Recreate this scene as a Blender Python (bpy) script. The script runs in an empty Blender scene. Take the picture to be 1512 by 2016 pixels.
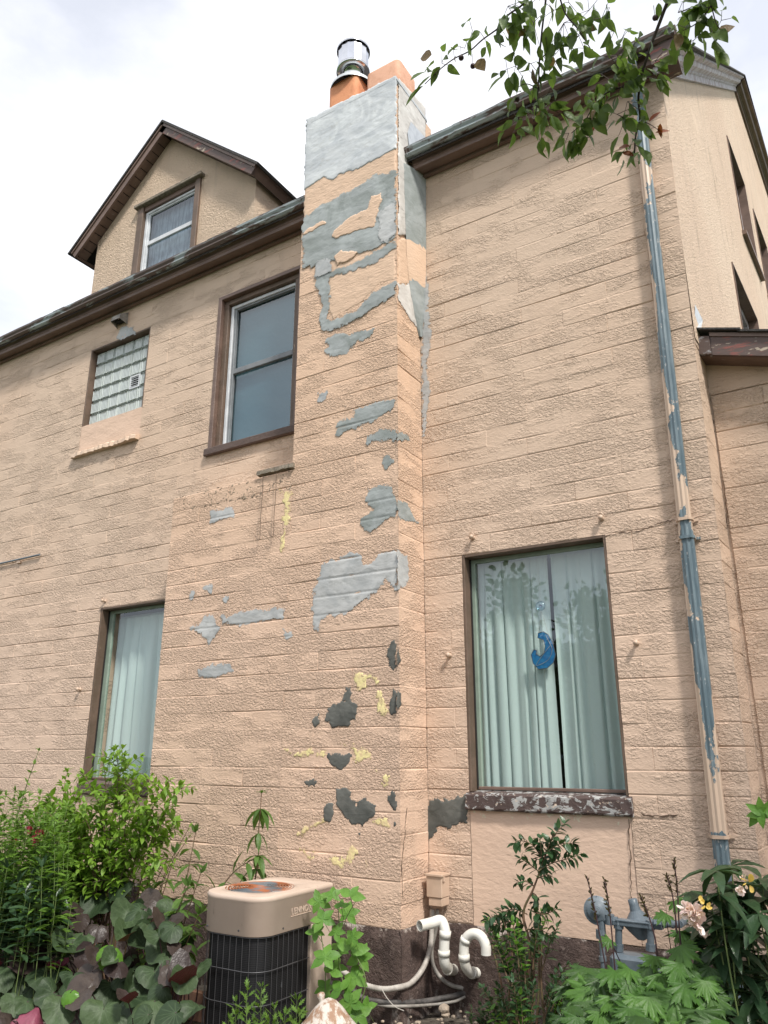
import bpy, bmesh, math, random
import numpy as np
from mathutils import Vector, Matrix
random.seed(7); R = random.random
def U(a, b): return a + (b - a) * R()
rad = math.radians
S = bpy.context.scene
# ---------------------------------------------------------------- camera, sky, sun, exposure
CAM = Vector((0, 0, 1.6)); PITCH = .3072674; YAW = .5583958; FPX = 1501.55
cd = bpy.data.cameras.new('camera'); cam = bpy.data.objects.new('camera', cd); S.collection.objects.link(cam)
cam.location = CAM; cam.rotation_euler = (math.pi / 2 + PITCH, 0, YAW)
cd.sensor_fit = 'VERTICAL'; cd.sensor_height = 24; cd.lens = FPX / 2016 * 24
cd.clip_start = .05; cd.clip_end = 2000
S.camera = cam
SUN = Vector((.52, -.33, .78)).normalized()
w = bpy.data.worlds.new('World'); S.world = w; w.use_nodes = True
nt = w.node_tree; nt.nodes.clear(); N = nt.nodes.new; L = nt.links.new
out = N('ShaderNodeOutputWorld'); bg = N('ShaderNodeBackground'); sky = N('ShaderNodeTexSky')
sky.sky_type = 'NISHITA'; sky.sun_disc = False
sky.sun_elevation = math.asin(SUN.z); sky.sun_rotation = math.atan2(SUN.x, SUN.y)
tc = N('ShaderNodeTexCoord'); mp = N('ShaderNodeMapping'); mp.inputs['Scale'].default_value = (1, 1, 2.2)
n1 = N('ShaderNodeTexNoise'); n1.inputs['Scale'].default_value = 1.6; n1.inputs['Detail'].default_value = 8; n1.inputs['Roughness'].default_value = .55
r1 = N('ShaderNodeMapRange'); r1.inputs[1].default_value = .40; r1.inputs[2].default_value = .60; r1.inputs[3].default_value = .55; r1.inputs[4].default_value = .98
n2 = N('ShaderNodeTexNoise'); n2.inputs['Scale'].default_value = 2.3; n2.inputs['Detail'].default_value = 6
r2 = N('ShaderNodeMapRange'); r2.inputs[1].default_value = .3; r2.inputs[2].default_value = .7; r2.inputs[3].default_value = 7.1; r2.inputs[4].default_value = 7.9
cc = N('ShaderNodeCombineColor'); mx = N('ShaderNodeMix'); mx.data_type = 'RGBA'
L(tc.outputs['Generated'], mp.inputs[0]); L(mp.outputs[0], n1.inputs[0]); L(n1.outputs[0], r1.inputs[0])
L(mp.outputs[0], n2.inputs[0]); L(n2.outputs[0], r2.inputs[0])
mu = N('ShaderNodeMath'); mu.operation = 'MULTIPLY'; mu.inputs[1].default_value = 1.03; L(r2.outputs[0], mu.inputs[0])
L(r2.outputs[0], cc.inputs[0]); L(r2.outputs[0], cc.inputs[1]); L(mu.outputs[0], cc.inputs[2])
L(r1.outputs[0], mx.inputs[0]); L(sky.outputs[0], mx.inputs[6]); L(cc.outputs[0], mx.inputs[7])
L(mx.outputs[2], bg.inputs[0]); bg.inputs[1].default_value = .105; L(bg.outputs[0], out.inputs[0])
sd = bpy.data.lights.new('sun', 'SUN'); sd.energy = 2.6; sd.angle = rad(7); sd.color = (1, .95, .88)
so = bpy.data.objects.new('sun', sd); S.collection.objects.link(so); so.rotation_euler = SUN.to_track_quat('Z', 'Y').to_euler()
V = S.view_settings; V.view_transform = 'Standard'; V.look = 'None'; V.exposure = 0.80; V.gamma = 1; V.use_curve_mapping = False
S.cycles.max_bounces = 8; S.cycles.transparent_max_bounces = 16
# ---------------------------------------------------------------- helpers
_c, _s, _cp, _sp = math.cos(YAW), math.sin(YAW), math.cos(PITCH), math.sin(PITCH)
FW = Vector((-_s * _cp, _c * _cp, _sp)); RT = Vector((_c, _s, 0)); UP = RT.cross(FW)
def ray(x, y): return FW + RT * ((x - 756) / FPX) - UP * ((y - 1008) / FPX)
def atY(x, y, Y): d = ray(x, y); return CAM + d * (Y / d.y)
def atX(x, y, X): d = ray(x, y); return CAM + d * (X / d.x)
def atD(x, y, D): return CAM + ray(x, y).normalized() * D
def tag(o, label=None, cat=None, group=None, kind=None):
    for k, v in (('label', label), ('category', cat), ('group', group), ('kind', kind)):
        if v: o[k] = v
    return o
def link(o, parent=None):
    S.collection.objects.link(o)
    if parent is not None: o.parent = parent
    return o
def empty(name, loc=(0, 0, 0), label=None, cat=None, group=None):
    o = bpy.data.objects.new(name, None); o.location = loc; o.empty_display_size = .1
    link(o); return tag(o, label, cat, group)
class MB:
    def __init__(s): s.v = []; s.f = []; s.sm = []
    def add(s, vs, fs, smooth=False):
        b = len(s.v); s.v += [tuple(v) for v in vs]; s.f += [tuple(b + i for i in f) for f in fs]; s.sm += [smooth] * len(fs); return s
    def box(s, x0, x1, y0, y1, z0, z1, M=None):
        vs = [Vector((x, y, z)) for z in (z0, z1) for y in (y0, y1) for x in (x0, x1)]
        if M is not None: vs = [M @ v for v in vs]
        return s.add(vs, [(0, 2, 3, 1), (4, 5, 7, 6), (0, 1, 5, 4), (2, 6, 7, 3), (0, 4, 6, 2), (1, 3, 7, 5)])
    def bbox(s, x0, x1, y0, y1, z0, z1, b=.006, M=None):   # box with chamfered edges
        import itertools
        bm = bmesh.new(); bmesh.ops.create_cube(bm, size=1)
        bmesh.ops.scale(bm, vec=(x1 - x0, y1 - y0, z1 - z0), verts=bm.verts); bmesh.ops.translate(bm, vec=((x0 + x1) / 2, (y0 + y1) / 2, (z0 + z1) / 2), verts=bm.verts)
        bmesh.ops.bevel(bm, geom=bm.edges[:], offset=b, segments=1, affect='EDGES')
        return s.bm(bm, M)
    def bm(s, bm, M=None):
        bm.verts.index_update(); vs = [v.co.copy() if M is None else M @ v.co for v in bm.verts]
        s.add(vs, [[v.index for v in f.verts] for f in bm.faces]); bm.free(); return s
    def extrude(s, prof, path, ups=None, closed=True, caps=True, smooth=False):
        """profile [(a,b)] swept along path; a along side vector, b along up"""
        path = [Vector(p) for p in path]; n = len(prof); rings = []
        for i, p in enumerate(path):
            t = (path[min(i + 1, len(path) - 1)] - path[max(i - 1, 0)]).normalized()
            up = Vector(ups) if ups is not None else Vector((0, 0, 1))
            sd = t.cross(up)
            if sd.length < 1e-3: sd = t.cross(Vector((0, 1, 0)))
            sd.normalize(); u2 = sd.cross(t).normalized()
            k = 1.0
            if 0 < i < len(path) - 1:
                t0 = (p - path[i - 1]).normalized(); c = max(.5, t0.dot(t)); k = 1 / c
            rings.append([p + sd * a + u2 * b * k for a, b in prof])
        vs = [v for r in rings for v in r]; fs = []
        m = n if closed else n - 1
        for i in range(len(path) - 1):
            for j in range(m):
                fs.append((i * n + j, i * n + (j + 1) % n, (i + 1) * n + (j + 1) % n, (i + 1) * n + j))
        s.add(vs, fs, smooth)
        if caps and closed:
            s.add(rings[0], [tuple(range(n))[::-1]]); s.add(rings[-1], [tuple(range(n))])
        return s
    def tube(s, path, r, n=8, caps=True, smooth=True):
        path = [Vector(p) for p in path]; rs = r if isinstance(r, (list, tuple)) else [r] * len(path)
        vs = []; fs = []; prev = None
        for i, p in enumerate(path):
            t = (path[min(i + 1, len(path) - 1)] - path[max(i - 1, 0)]).normalized()
            if prev is None:
                a = Vector((0, 0, 1)) if abs(t.z) < .9 else Vector((1, 0, 0)); u = t.cross(a).normalized()
            else:
                u = (prev - t * prev.dot(t)).normalized()
            prev = u; v = t.cross(u)
            for j in range(n):
                a = 2 * math.pi * j / n; vs.append(p + (u * math.cos(a) + v * math.sin(a)) * rs[i])
        for i in range(len(path) - 1):
            for j in range(n): fs.append((i * n + j, i * n + (j + 1) % n, (i + 1) * n + (j + 1) % n, (i + 1) * n + j))
        s.add(vs, fs, smooth)
        if caps: s.add(vs[:n], [tuple(range(n))[::-1]]); s.add(vs[-n:], [tuple(range(n))])
        return s
    def lathe(s, prof, M=None, n=24, smooth=True, ang=2 * math.pi):
        vs = []; fs = []
        for r, z in prof:
            for j in range(n):
                a = ang * j / n; v = Vector((r * math.cos(a), r * math.sin(a), z)); vs.append(M @ v if M is not None else v)
        for i in range(len(prof) - 1):
            for j in range(n): fs.append((i * n + j, i * n + (j + 1) % n, (i + 1) * n + (j + 1) % n, (i + 1) * n + j))
        return s.add(vs, fs, smooth)
    def mesh(s, name, mat=None, recalc=True):
        me = bpy.data.meshes.new(name); me.from_pydata(s.v, [], s.f)
        me.polygons.foreach_set('use_smooth', s.sm)
        if mat: me.materials.append(mat)
        if recalc: bm = bmesh.new(); bm.from_mesh(me); bmesh.ops.recalc_face_normals(bm, faces=bm.faces); bm.to_mesh(me); bm.free()
        me.update(); return me
    def build(s, name, mat, parent=None, loc=None):
        me = s.mesh(name, mat); o = bpy.data.objects.new(name, me); acc = Vector((0, 0, 0)); q = parent
        while q is not None: acc += Vector(q.location); q = q.parent
        p = Vector(loc) if loc is not None else acc
        me.transform(Matrix.Translation(-p)); o.location = p - acc
        return link(o, parent)
def curve(pts, n=8):
    """Catmull-Rom through points"""
    P = [Vector(p) for p in pts]; P = [P[0] * 2 - P[1]] + P + [P[-1] * 2 - P[-2]]; o = []
    for i in range(1, len(P) - 2):
        for k in range(n):
            t = k / n; a, b, c, d = P[i - 1], P[i], P[i + 1], P[i + 2]
            o.append(.5 * ((2 * b) + (c - a) * t + (2 * a - 5 * b + 4 * c - d) * t * t + (3 * b - a - 3 * c + d) * t ** 3))
    return o + [P[-2]]
# numpy value noise
_rng = np.random.RandomState(3); _T = _rng.rand(256, 256)
def vnoise(x, y):
    xi = np.floor(x).astype(int); yi = np.floor(y).astype(int); fx = x - xi; fy = y - yi
    fx = fx * fx * (3 - 2 * fx); fy = fy * fy * (3 - 2 * fy); g = lambda a, b: _T[a & 255, b & 255]
    return (g(xi, yi) * (1 - fx) + g(xi + 1, yi) * fx) * (1 - fy) + (g(xi, yi + 1) * (1 - fx) + g(xi + 1, yi + 1) * fx) * fy
def fbm(x, y, o=4):
    s = 0; a = .5
    for _ in range(o): s = s + a * (vnoise(x, y) - .5); x = x * 2.03 + 17; y = y * 2.03 + 31; a *= .55
    return s * 2
# ---------------------------------------------------------------- materials
class G:
    def __init__(s, name):
        s.m = bpy.data.materials.new(name); s.m.use_nodes = True; s.t = s.m.node_tree; s.n = s.t.nodes
        s.b = s.n['Principled BSDF']; s.pos = s.n.new('ShaderNodeNewGeometry').outputs['Position']
    def L(s, a, b): s.t.links.new(a, b)
    def inp(s, sock, v):
        if hasattr(v, 'links') or isinstance(v, bpy.types.NodeSocket): s.L(v, sock)
        else: sock.default_value = v
    def map(s, scale=(1, 1, 1), rot=(0, 0, 0), loc=(0, 0, 0), vec=None):
        m = s.n.new('ShaderNodeMapping'); s.L(vec or s.pos, m.inputs[0]); m.inputs['Scale'].default_value = scale; m.inputs['Rotation'].default_value = rot; m.inputs['Location'].default_value = loc
        return m.outputs[0]
    def noise(s, scale, detail=4, rough=.55, vec=None, dist=0):
        n = s.n.new('ShaderNodeTexNoise'); s.L(vec or s.pos, n.inputs[0]); n.inputs['Scale'].default_value = scale
        n.inputs['Detail'].default_value = detail; n.inputs['Roughness'].default_value = rough; n.inputs['Distortion'].default_value = dist
        return n.outputs[0]
    def voro(s, scale, vec=None, feat='F1'):
        n = s.n.new('ShaderNodeTexVoronoi'); n.feature = feat; s.L(vec or s.pos, n.inputs['Vector']); n.inputs['Scale'].default_value = scale
        return n.outputs['Distance']
    def rng(s, v, a, b, c=0, d=1, smooth=True):
        n = s.n.new('ShaderNodeMapRange'); n.interpolation_type = 'SMOOTHSTEP' if smooth else 'LINEAR'
        s.inp(n.inputs[0], v)
        for i, q in enumerate((a, b, c, d)): s.inp(n.inputs[i + 1], q)
        return n.outputs[0]
    def math(s, op, a, b=0, c=None):
        n = s.n.new('ShaderNodeMath'); n.operation = op; s.inp(n.inputs[0], a); s.inp(n.inputs[1], b)
        if c is not None: s.inp(n.inputs[2], c)
        return n.outputs[0]
    def mix(s, f, a, b, mode='MIX'):
        n = s.n.new('ShaderNodeMix'); n.data_type = 'RGBA'; n.blend_type = mode; s.inp(n.inputs[0], f)
        for i, q in ((6, a), (7, b)): s.inp(n.inputs[i], (*q, 1) if isinstance(q, tuple) and len(q) == 3 else q)
        return n.outputs[2]
    def attr(s, name):
        n = s.n.new('ShaderNodeAttribute'); n.attribute_name = name; return n.outputs['Fac']
    def sep(s, v=None):
        n = s.n.new('ShaderNodeSeparateXYZ'); s.L(v or s.pos, n.inputs[0]); return n.outputs
    def rand(s):
        o = s.n.new('ShaderNodeObjectInfo').outputs['Random']; g = s.n.new('ShaderNodeNewGeometry').outputs['Random Per Island']
        return s.math('FRACT', s.math('ADD', o, g))
    def bump(s, h, dist=.01, strength=1, normal=None):
        n = s.n.new('ShaderNodeBump'); n.inputs['Distance'].default_value = dist; s.inp(n.inputs['Strength'], strength); s.L(h, n.inputs['Height'])
        if normal is not None: s.L(normal, n.inputs['Normal'])
        return n.outputs[0]
    def set(s, col=None, rough=None, metal=None, normal=None, spec=None):
        if col is not None: s.inp(s.b.inputs['Base Color'], (*col, 1) if isinstance(col, tuple) and len(col) == 3 else col)
        if rough is not None: s.inp(s.b.inputs['Roughness'], rough)
        if metal is not None: s.inp(s.b.inputs['Metallic'], metal)
        if normal is not None: s.L(normal, s.b.inputs['Normal'])
        if spec is not None: s.inp(s.b.inputs['Specular IOR Level'], spec)
        return s.m
TAN = (.595, .455, .345); PINK = (.645, .485, .375)
def paint_mat(name, base, alt, warm=0, rough_amt=1.0, stucco=False, streak=False):
    g = G(name); p = g.pos
    big = g.noise(.55, 3, .5); med = g.noise(4, 4, .6)
    z = g.sep()[2]; low = g.rng(z, 4.8, 2.0)
    col = g.mix(low, base, alt)
    col = g.mix(g.math('MULTIPLY', g.rng(big, .4, .65), .30), col, (.60, .42, .30))
    col = g.mix(g.math('MULTIPLY', g.rng(med, .5, .75), .16), col, (.44, .33, .25))
    blk = g.attr('rnd')
    col = g.mix(g.rng(blk, 0, 1, 0, .07, False), col, (.44, .33, .25))
    area = g.noise(2.6, 4, .6, g.map((1, 1, 2.6)))
    area = g.math('ADD', area, g.math('MULTIPLY', blk, .14)); area = g.math('ADD', area, g.rng(z, 5.5, 3.0, 0, .05))
    if stucco: area = g.math('ADD', g.noise(1.2, 2), .32)
    m = g.rng(area, .50, .68, .16, 1)
    f1 = g.noise(58, 4, .6, g.map((.75, .75, 1.2)) if not streak else g.map((1, 1, .8)), .5)
    f2 = g.noise(21, 4, .6, g.map((.8, .8, 1.2)), .7)
    ridg = g.math('ABSOLUTE', g.math('SUBTRACT', f2, .5))
    pit = g.math('ADD', g.rng(f1, .36, .66), g.math('MULTIPLY', g.rng(ridg, 0, .10), .28))
    fine = g.noise(150, 2, .6)
    h = g.math('ADD', g.math('MULTIPLY', pit, m), g.math('MULTIPLY', fine, .10))
    h = g.math('ADD', h, g.math('MULTIPLY', g.noise(10, 4, .6, g.map((.7, .7, 1.3))), .45))
    dk = g.math('MULTIPLY', g.rng(pit, .45, .1), g.math('MULTIPLY', m, .05))
    col = g.mix(dk, col, (.36, .26, .19))
    highlights = g.rng(f1, .66, .72)  # tops of the rough lumps lightened: highlights put into the colour
    col = g.mix(g.math('MULTIPLY', highlights, g.math('MULTIPLY', m, .6)), col, (.78, .64, .50))
    runs = g.noise(2.2, 5, .6, g.map((3.2, 3.2, .28))); col = g.mix(g.math('MULTIPLY', g.rng(runs, .52, .70), .20), col, (.40, .30, .23))
    if streak:
        st = g.noise(3, 5, .6, g.map((1, 2.2, .35), (0.75, 0, 0)))
        col = g.mix(g.math('MULTIPLY', g.rng(st, .58, .72), .45), col, (.28, .21, .14))
    return g.set(col, .72, normal=g.bump(h, .0060 * rough_amt), spec=.35)
M = {}
M['paint'] = paint_mat('painted_block', TAN, PINK)
M['paint_chimney'] = paint_mat('painted_chimney_block', (.68, .475, .335), (.67, .48, .36), rough_amt=1.15)
M['stucco'] = paint_mat('painted_stucco', (.72, .56, .42), (.72, .56, .42), stucco=True, streak=True)
M['stucco2'] = paint_mat('painted_dormer_stucco', (.80, .62, .46), (.80, .62, .46), stucco=True, rough_amt=2.4)
g = G('smooth_painted_render'); c = g.mix(g.math('MULTIPLY', g.rng(g.noise(3, 5), .4, .7), .6), (.67, .48, .345), (.59, .43, .31))
c = g.mix(g.math('MULTIPLY', g.rng(g.noise(14, 4, .7), .6, .75), .5), c, (.40, .30, .22))
M['render'] = g.set(c, .75, normal=g.bump(g.math('ADD', g.noise(20, 5, .6, g.map((1, 1, 3))), g.math('MULTIPLY', g.noise(90, 3), .3)), .006), spec=.3)
def fade(g, th):
    tr = g.n.new('ShaderNodeBsdfTransparent'); mi = g.n.new('ShaderNodeMixShader'); g.L(th, mi.inputs[0]); g.L(tr.outputs[0], mi.inputs[1]); g.L(g.b.outputs[0], mi.inputs[2]); g.L(mi.outputs[0], g.n['Material Output'].inputs[0]); return g.m
def cement(name, a, b, dark, tint=None):
    g = G(name); n = g.noise(3.5, 6, .6, None, 1.2); c = g.mix(g.rng(n, .35, .68), a, b)
    c = g.mix(g.math('MULTIPLY', g.rng(g.noise(9, 5, .65, g.map((1, 1, 2.4)), 1.5), .54, .7), .6), c, dark)
    e = g.attr('edge')   # feathered rim: the smear breaks up over the paint
    nz = g.math('ADD', g.math('MULTIPLY', g.math('SUBTRACT', g.noise(16, 6, .75), .5), 1.7), g.math('MULTIPLY', g.math('SUBTRACT', g.noise(75, 3, .6), .5), .7))
    th = g.rng(g.math('ADD', e, nz), .36, .50)
    h = g.math('ADD', g.noise(7, 5, .5, g.map((.8, .8, 1.7)), 1.2), g.math('MULTIPLY', g.noise(60, 3, .6), .22))
    c = g.mix(g.math('MULTIPLY', g.rng(g.noise(2.2, 5, .6, None, 1.0), .5, .62), .4), c, tuple(min(.8, q * 1.35) for q in b))
    g.set(c, .9, normal=g.bump(h, .0045), spec=.2); return fade(g, th)
M['cement'] = cement('cement_light', (.35, .365, .37), (.45, .455, .45), (.28, .29, .275))
M['cement_mid'] = cement('cement_mid', (.25, .275, .265), (.345, .37, .37), (.19, .205, .19))
M['cement_cap'] = cement('cement_cap', (.46, .49, .515), (.57, .595, .61), (.40, .40, .385))
M['cement_side'] = cement('cement_side', (.52, .50, .47), (.62, .60, .57), (.30, .28, .26))
M['charcoal'] = cement('cement_dark', (.085, .089, .082), (.135, .137, .125), (.06, .062, .056))
g = G('old_yellow_paint'); g.set(g.mix(g.rng(g.noise(30, 4, .7), .4, .62), (.78, .68, .33), (.68, .53, .30)), .8, normal=g.bump(g.noise(60, 4, .6), .003))
M['yellow'] = fade(g, g.rng(g.math('ADD', g.math('MULTIPLY', g.attr('edge'), .22), g.noise(34, 6, .78, None, .6)), .565, .61))
g = G('dark_foundation'); n = g.noise(5, 6, .65, None, .6); c = g.mix(g.rng(n, .35, .7), (.050, .032, .027), (.115, .078, .066))
z = g.sep()[2]
c = g.mix(g.math('MULTIPLY', g.rng(g.noise(40, 5, .7), .56, .66), .6), c, (.20, .155, .135))
c = g.mix(g.rng(g.math('ADD', g.noise(9, 5, .65), g.rng(z, .43, .56, -.28, .16, False)), .54, .64), c, (.42, .36, .32))
c = g.mix(g.math('MULTIPLY', g.rng(g.math('SUBTRACT', g.noise(12, 6, .7, g.map((1, 1, .4))), g.rng(z, 0, .3, 0, .25, False)), .44, .6), .5), c, (.40, .37, .34))
M['found'] = g.set(c, .85, normal=g.bump(g.math('ADD', g.noise(28, 5, .65), g.math('MULTIPLY', g.noise(110, 3), .4)), .016))
g = G('brown_trim'); n = g.noise(6, 5, .6, g.map((.5, 1, 1)))
c = g.mix(g.rng(n, .35, .65), (.125, .080, .062), (.175, .115, .09)); c = g.mix(g.math('MULTIPLY', g.rng(g.noise(25, 5, .7, g.map((.3, 1, 1))), .62, .68), .7), c, (.24, .20, .19))
M['brown'] = g.set(c, .5, normal=g.bump(g.noise(60, 4, .6, g.map((.1, 1, 1))), .003))
g = G('brown_trim_flaking'); n = g.noise(16, 6, .65, g.map((.7, 1, 1))); c = g.mix(g.rng(n, .50, .56), (.085, .055, .045), (.30, .30, .31))
M['brown_peel'] = g.set(c, .6, normal=g.bump(n, .004))
g = G('brown_trim_red'); n = g.noise(14, 6, .65, g.map((.35, 1, 1.4))); c = g.mix(g.rng(n, .54, .62), (.10, .066, .056), (.22, .07, .055)); c = g.mix(g.rng(g.noise(22, 5, .7, g.map((.4, 1, 1))), .61, .65), c, (.42, .35, .27))
M['brown_red'] = g.set(c, .6, normal=g.bump(n, .004))
g = G('jamb_brown'); c = g.mix(g.rng(g.noise(5, 4), .4, .65), (.11, .075, .052), (.15, .10, .072)); c = g.mix(g.rng(g.noise(30, 5, .7, g.map((2, 1, .25))), .66, .7), c, (.42, .30, .2))
M['jamb'] = g.set(c, .6, normal=g.bump(g.noise(40, 4), .003))
g = G('sill_brown'); n = g.noise(26, 6, .68, g.map((.6, 1, 1))); z = g.sep()[2]
c = g.mix(g.rng(g.noise(90, 3, .6), .55, .7), (.10, .07, .06), (.20, .14, .115)); M['sill'] = g.set(c, .8, normal=g.bump(n, .01))
g = G('sill_flaked'); n = g.noise(17, 7, .72, g.map((.8, 1, 1.3)), .5); c = g.mix(g.rng(n, .52, .55), (.075, .05, .045), (.36, .36, .35)); c = g.mix(g.rng(g.noise(30, 5, .7), .62, .66), c, (.55, .44, .34))
M['sill_peel'] = g.set(c, .8, normal=g.bump(n, .008))
g = G('gutter_metal'); n = g.noise(4.2, 7, .68, g.map((.55, 1.5, 2.2)), .6); c = g.mix(g.rng(n, .49, .55), (.115, .082, .072), (.32, .37, .38)); c = g.mix(g.rng(g.noise(9, 6, .7, g.map((.4, 1, 2))), .60, .64), c, (.15, .145, .12))
M['gutter'] = g.set(c, .5, normal=g.bump(n, .003))
g = G('downspout_metal'); z = g.sep()[2]; xr = g.math('SUBTRACT', g.sep()[0], g.math('ADD', g.math('MULTIPLY', z, .013), -.875))
n = g.math('ADD', g.noise(2.4, 2, .5, g.map((2.5, 2.5, 1))), g.math('MULTIPLY', g.math('SUBTRACT', g.noise(26, 5, .65, g.map((1, 1, .6))), .5), .38))
bias = g.math('ADD', g.rng(xr, -.045, .0, -.16, 0), g.rng(z, 1.75, 2.1, -.22, .07)); bias = g.math('ADD', bias, g.rng(z, 1.22, 1.15, 0, .30))
bias = g.math('ADD', bias, g.rng(z, 3.6, 3.3, 0, -.06)); bias = g.math('ADD', bias, g.rng(z, 3.0, 2.9, 0, .10))
msk = g.rng(g.math('ADD', n, bias), .455, .475)
bl = g.mix(g.rng(g.noise(8, 5, .6, g.map((4, 4, .6))), .35, .7), (.085, .13, .155), (.16, .21, .235)); bl = g.mix(g.rng(g.noise(60, 4, .6, g.map((1, 1, .4))), .62, .68), bl, (.42, .42, .40))
M['spout'] = g.set(g.mix(msk, (.56, .425, .32), bl), .45, normal=g.bump(msk, .0015))
def simple(name, col, rough=.5, metal=0, bs=None, bd=.002, col2=None, sc=20, spec=None):
    g = G(name); c = col
    if col2 is not None: c = g.mix(g.rng(g.noise(sc, 5, .6), .38, .66), col, col2)
    return g.set(c, rough, metal, g.bump(g.noise(bs, 4), bd) if bs else None, spec)
M['vinyl'] = simple('white_vinyl', (.62, .64, .66), .4, col2=(.5, .52, .54), sc=8)
M['sash_gray'] = simple('grey_sash', (.20, .215, .225), .45, col2=(.15, .16, .17), sc=8)
M['green_frame'] = simple('pale_green_frame', (.26, .33, .27), .45, col2=(.2, .26, .21), sc=6)
M['dark'] = simple('dark_interior', (.015, .014, .013), .9)
M['clay'] = simple('clay_flue', (.62, .27, .13), .8, col2=(.52, .21, .10), sc=9, bs=60)
M['clay2'] = simple('clay_flue_pale', (.64, .36, .24), .8, col2=(.5, .26, .16), sc=9, bs=60)
M['steel'] = simple('galvanised_cap', (.75, .76, .78), .16, 1, col2=(.62, .63, .65), sc=5)
M['steel_dull'] = simple('flue_flashing', (.62, .65, .66), .45, .6, col2=(.5, .53, .55), sc=12, bs=20)
M['pvc'] = simple('white_pvc', (.72, .71, .66), .32, col2=(.64, .62, .55), sc=7)
g = G('fixture_tan'); M['tanbox'] = g.set(g.mix(g.rng(g.noise(10, 4), .4, .7), (.54, .40, .30), (.47, .345, .255)), .45)
g = G('ac_cap_paint'); c = g.mix(g.rng(g.noise(3, 4), .35, .7), (.54, .43, .35), (.48, .375, .30)); c = g.mix(g.math('MULTIPLY', g.rng(g.noise(7, 6, .7, g.map((1, 1, .3))), .60, .72), .6), c, (.16, .12, .09))
M['accap'] = g.set(c, .62, normal=g.bump(g.noise(6, 3), .002))
g = G('rusty_grille'); c = g.mix(g.rng(g.noise(4.5, 3, .5), .43, .50), (.15, .17, .185), (.36, .12, .045)); M['rust'] = g.set(c, .6, .2)
g = G('coil_fins'); zz = g.math('FRACT', g.math('MULTIPLY', g.sep()[2], 110)); c = g.mix(g.rng(zz, .3, .6), (.006, .006, .007), (.022, .022, .024)); c = g.mix(g.rng(g.noise(16, 4, .6, g.map((1, 1, .5))), .66, .72), c, (.13, .14, .15))
M['coil'] = g.set(c, .55, .3)
M['wire'] = simple('guard_wire', (.10, .10, .105), .45, .5)
M['grey_conduit'] = simple('weathered_conduit', (.30, .28, .25), .6, col2=(.17, .155, .14), sc=14, bs=40)
M['white_conduit'] = simple('grey_white_conduit', (.46, .43, .39), .6, col2=(.30, .27, .24), sc=14)
M['black_pipe'] = simple('black_foam', (.035, .033, .032), .7, col2=(.10, .09, .085), sc=16, bs=40, bd=.004)
M['gas'] = simple('grey_gas_paint', (.105, .135, .16), .4, col2=(.16, .19, .215), sc=9, bs=30)
M['rustwire'] = simple('rusty_wire', (.16, .11, .08), .8)
M['ledge'] = simple('bare_concrete', (.26, .22, .17), .9, col2=(.14, .12, .09), sc=30, bs=50, bd=.01)
M['ornament'] = None
g = G('straw_ceramic'); c = g.mix(g.rng(g.noise(22, 6, .7, g.map((1, 1, .45))), .44, .56), (.36, .22, .14), (.66, .60, .52)); M['ornament'] = g.set(c, .7, normal=g.bump(g.noise(40, 4), .005))
M['pebble'] = simple('pale_stone', (.42, .34, .26), .85, col2=(.28, .23, .18), sc=20, bs=50)
g = G('garden_soil'); c = g.mix(g.rng(g.noise(14, 6, .65), .35, .7), (.055, .042, .032), (.19, .165, .13)); M['soil'] = g.set(c, .95, normal=g.bump(g.noise(40, 6, .7), .02))
g = G('lawn_green'); c = g.mix(g.rng(g.noise(3, 6), .35, .7), (.035, .07, .02), (.07, .11, .03)); M['lawn'] = g.set(c, .95, normal=g.bump(g.noise(60, 5, .7), .03))
M['edging'] = simple('brown_edging_board', (.17, .09, .055), .8, col2=(.11, .06, .04), sc=9, bs=30)
g = G('asphalt_shingle'); M['shingle'] = g.set(g.mix(g.rng(g.noise(60, 4), .4, .7), (.035, .033, .032), (.075, .07, .066)), .95, normal=g.bump(g.noise(120, 3), .006))
def glass(name, tint, fres=1.5, rough=0.0, base=.04):
    m = bpy.data.materials.new(name); m.use_nodes = True; t = m.node_tree; t.nodes.clear(); Nn = t.nodes.new
    o = Nn('ShaderNodeOutputMaterial'); tr = Nn('ShaderNodeBsdfTransparent'); gl = Nn('ShaderNodeBsdfGlossy'); mi = Nn('ShaderNodeMixShader'); pass
    tr.inputs[0].default_value = (*tint, 1); gl.inputs['Roughness'].default_value = rough; gl.inputs[0].default_value = (.9, .95, 1, 1)
    fr = Nn('ShaderNodeLayerWeight'); fr.inputs[0].default_value = .5; pw = Nn('ShaderNodeMath'); pw.operation = 'POWER'; pw.inputs[1].default_value = 5; t.links.new(fr.outputs['Facing'], pw.inputs[0])
    ad = Nn('ShaderNodeMath'); ad.operation = 'ADD'; ad.use_clamp = True; ad.inputs[1].default_value = base; t.links.new(pw.outputs[0], ad.inputs[0])
    t.links.new(ad.outputs[0], mi.inputs[0]); t.links.new(tr.outputs[0], mi.inputs[1]); t.links.new(gl.outputs[0], mi.inputs[2]); t.links.new(mi.outputs[0], o.inputs[0])
    return m
M['glass'] = glass('window_glass', (.90, .95, .94), 1.5, 0, .10)
M['glass_dark'] = glass('upper_window_glass', (.72, .82, .86), 1.6, .0, .12)
g = G('insect_screen'); M['screen'] = g.set((.07, .15, .165), .6, normal=g.bump(g.noise(5, 4), .01), spec=.6)
g = G('glass_block'); M['gblock'] = g.m; g.set((.66, .72, .70), .12, 0, g.bump(g.math('SINE', g.math('MULTIPLY', g.sep()[0], 260)), .004), .9); g.b.inputs['Transmission Weight'].default_value = .2
M['grout'] = simple('grey_grout', (.46, .47, .43), .9)
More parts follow.
